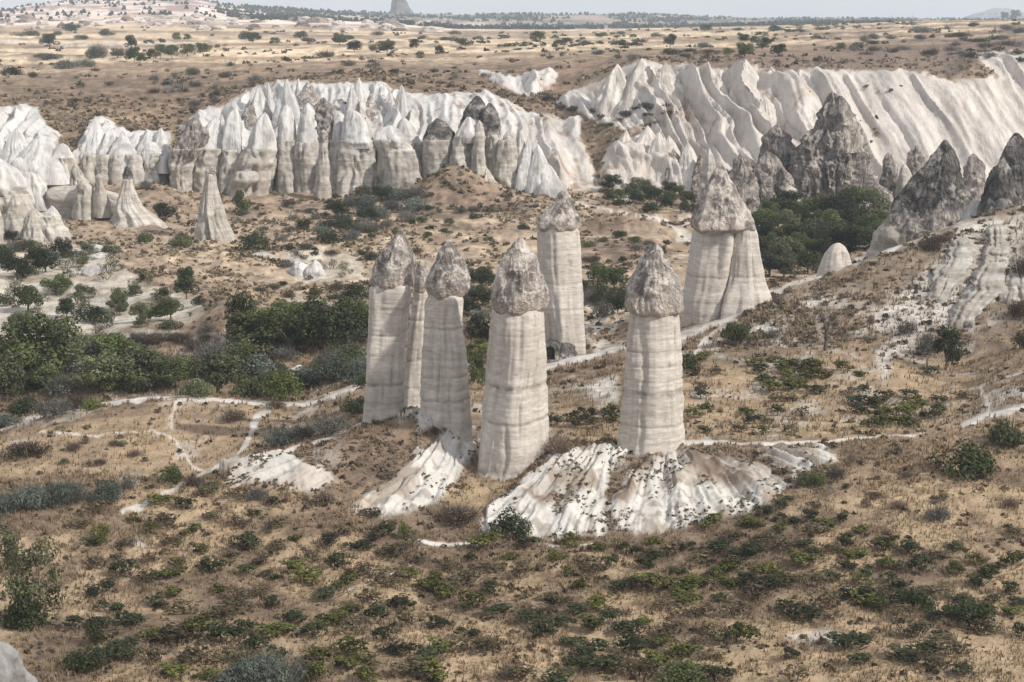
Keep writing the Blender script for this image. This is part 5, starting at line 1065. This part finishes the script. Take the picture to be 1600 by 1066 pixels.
# dark tree belts on the far hills: too far to count
rs = np.random.RandomState(77); P, r_, c_ = sample(17.9, 20.02, 16000, rs)
mk = (fb2(GX[r_, c_] / GY[r_, c_] * 25, lgy[r_, c_] * 30, 4, 206) > .52) & ((PX[c_] > 330) | (rs.rand(len(r_)) < .25)); P = P[mk][:5200]; n = len(P)
sc_ = rs.uniform(1.2, 4.0, n); cc_ = []; vv_ = []
for j in range(5):
    a = rs.uniform(0, 6.283, n); off = np.stack([np.cos(a), np.sin(a), 0 * a], 1) * sc_[:, None] * .8; h_ = np.stack([0 * a, 0 * a, sc_ * rs.uniform(.8, 1.6, n)], 1); sd = np.stack([-np.sin(a), np.cos(a), 0 * a], 1) * sc_[:, None]
    vv_.append(np.stack([P + off * .2 - sd, P + off * .2 + sd, P + off * .3 + sd * .5 + h_, P - off * .2 - sd * .4 + h_], 1))
vv_ = np.concatenate(vv_).reshape(-1, 3)
tag(put("far_woods", raw_mesh("far_woods", vv_, np.arange(len(vv_)).reshape(-1, 4), M_leaf, np.tile(A3(.045, .06, .04), (len(vv_), 1)) * rs.uniform(.7, 1.3, (len(vv_), 1)), False)), "dark trees and hedges on the far blue hills", None, None, 'stuff')

# ------------------------------------------------------------------ air
d = 12500.; hb = bpy.data.meshes.new("haze"); zt = 150.; zb = min(-60., float(V[:, 2].min()) - 2)
hb.from_pydata([(-d, -300, zb), (d, -300, zb), (d, d, zb), (-d, d, zb), (-d, -300, zt), (d, -300, zt), (d, d, zt), (-d, d, zt)], [], [(0, 3, 2, 1), (4, 5, 6, 7), (0, 1, 5, 4), (1, 2, 6, 5), (2, 3, 7, 6), (3, 0, 4, 7)])
hm = bpy.data.materials.new("air"); hm.use_nodes = True; hn = hm.node_tree; hn.nodes.clear()
pv = hn.nodes.new("ShaderNodeVolumePrincipled"); pv.inputs["Density"].default_value = .00012; pv.inputs["Color"].default_value = (.74, .86, 1.0, 1); pv.inputs["Anisotropy"].default_value = .2
ho = hn.nodes.new("ShaderNodeOutputMaterial"); hn.links.new(pv.outputs[0], ho.inputs["Volume"]); hb.materials.append(hm)
tag(put("haze", hb), "thin blue summer haze filling the valley air", None, None, 'stuff')

# ------------------------------------------------------------------ labels for the repeated things: size, colour and nearest landmark
from collections import defaultdict
D = defaultdict(list)
for rec in AUTO:
    o, desc, px, py, s = rec; D[desc + " " + where(px, py)].append(rec)
ORD = ["", "leftmost", "second from left", "third from left", "fourth from left", "fifth from left", "sixth from left", "seventh from left", "eighth from left"]
BND = {1: [""], 2: ["farther", "nearer"], 3: ["farthest", "middle", "nearest"], 4: ["farthest", "upper", "lower", "nearest"], 5: ["farthest", "upper", "middle", "lower", "nearest"]}
for lb, recs in D.items():
    desc = recs[0][1]; w_ = lb[len(desc) + 1:].replace("well ", ""); n = len(recs)
    if n == 1: recs[0][0]["label"] = lb; continue
    recs.sort(key=lambda r: r[3]); nb = min(5, 1 + (n - 1) // 6); per = -(-n // nb)
    for b in range(nb):
        g = sorted(recs[b * per:(b + 1) * per], key=lambda r: r[2])
        for i, r in enumerate(g):
            pos = "" if len(g) == 1 else (("left one of two", "right one of two")[i] if len(g) == 2 else ("rightmost" if i == len(g) - 1 else ORD[min(i + 1, 8)]))
            if nb > 1: pos = (BND[nb][b] + " row " + pos).strip()
            r[0]["label"] = desc + ", " + pos + ", " + w_
            if len(r[0]["label"].split()) > 16: r[0]["label"] = " ".join(desc.split()[-2:]) + ", " + pos + ", " + w_

print("TRIS", sum(int(m.loops.__len__() - 2 * len(m.polygons)) for m in set(o.data for o in COL.objects if o.type == 'MESH')))
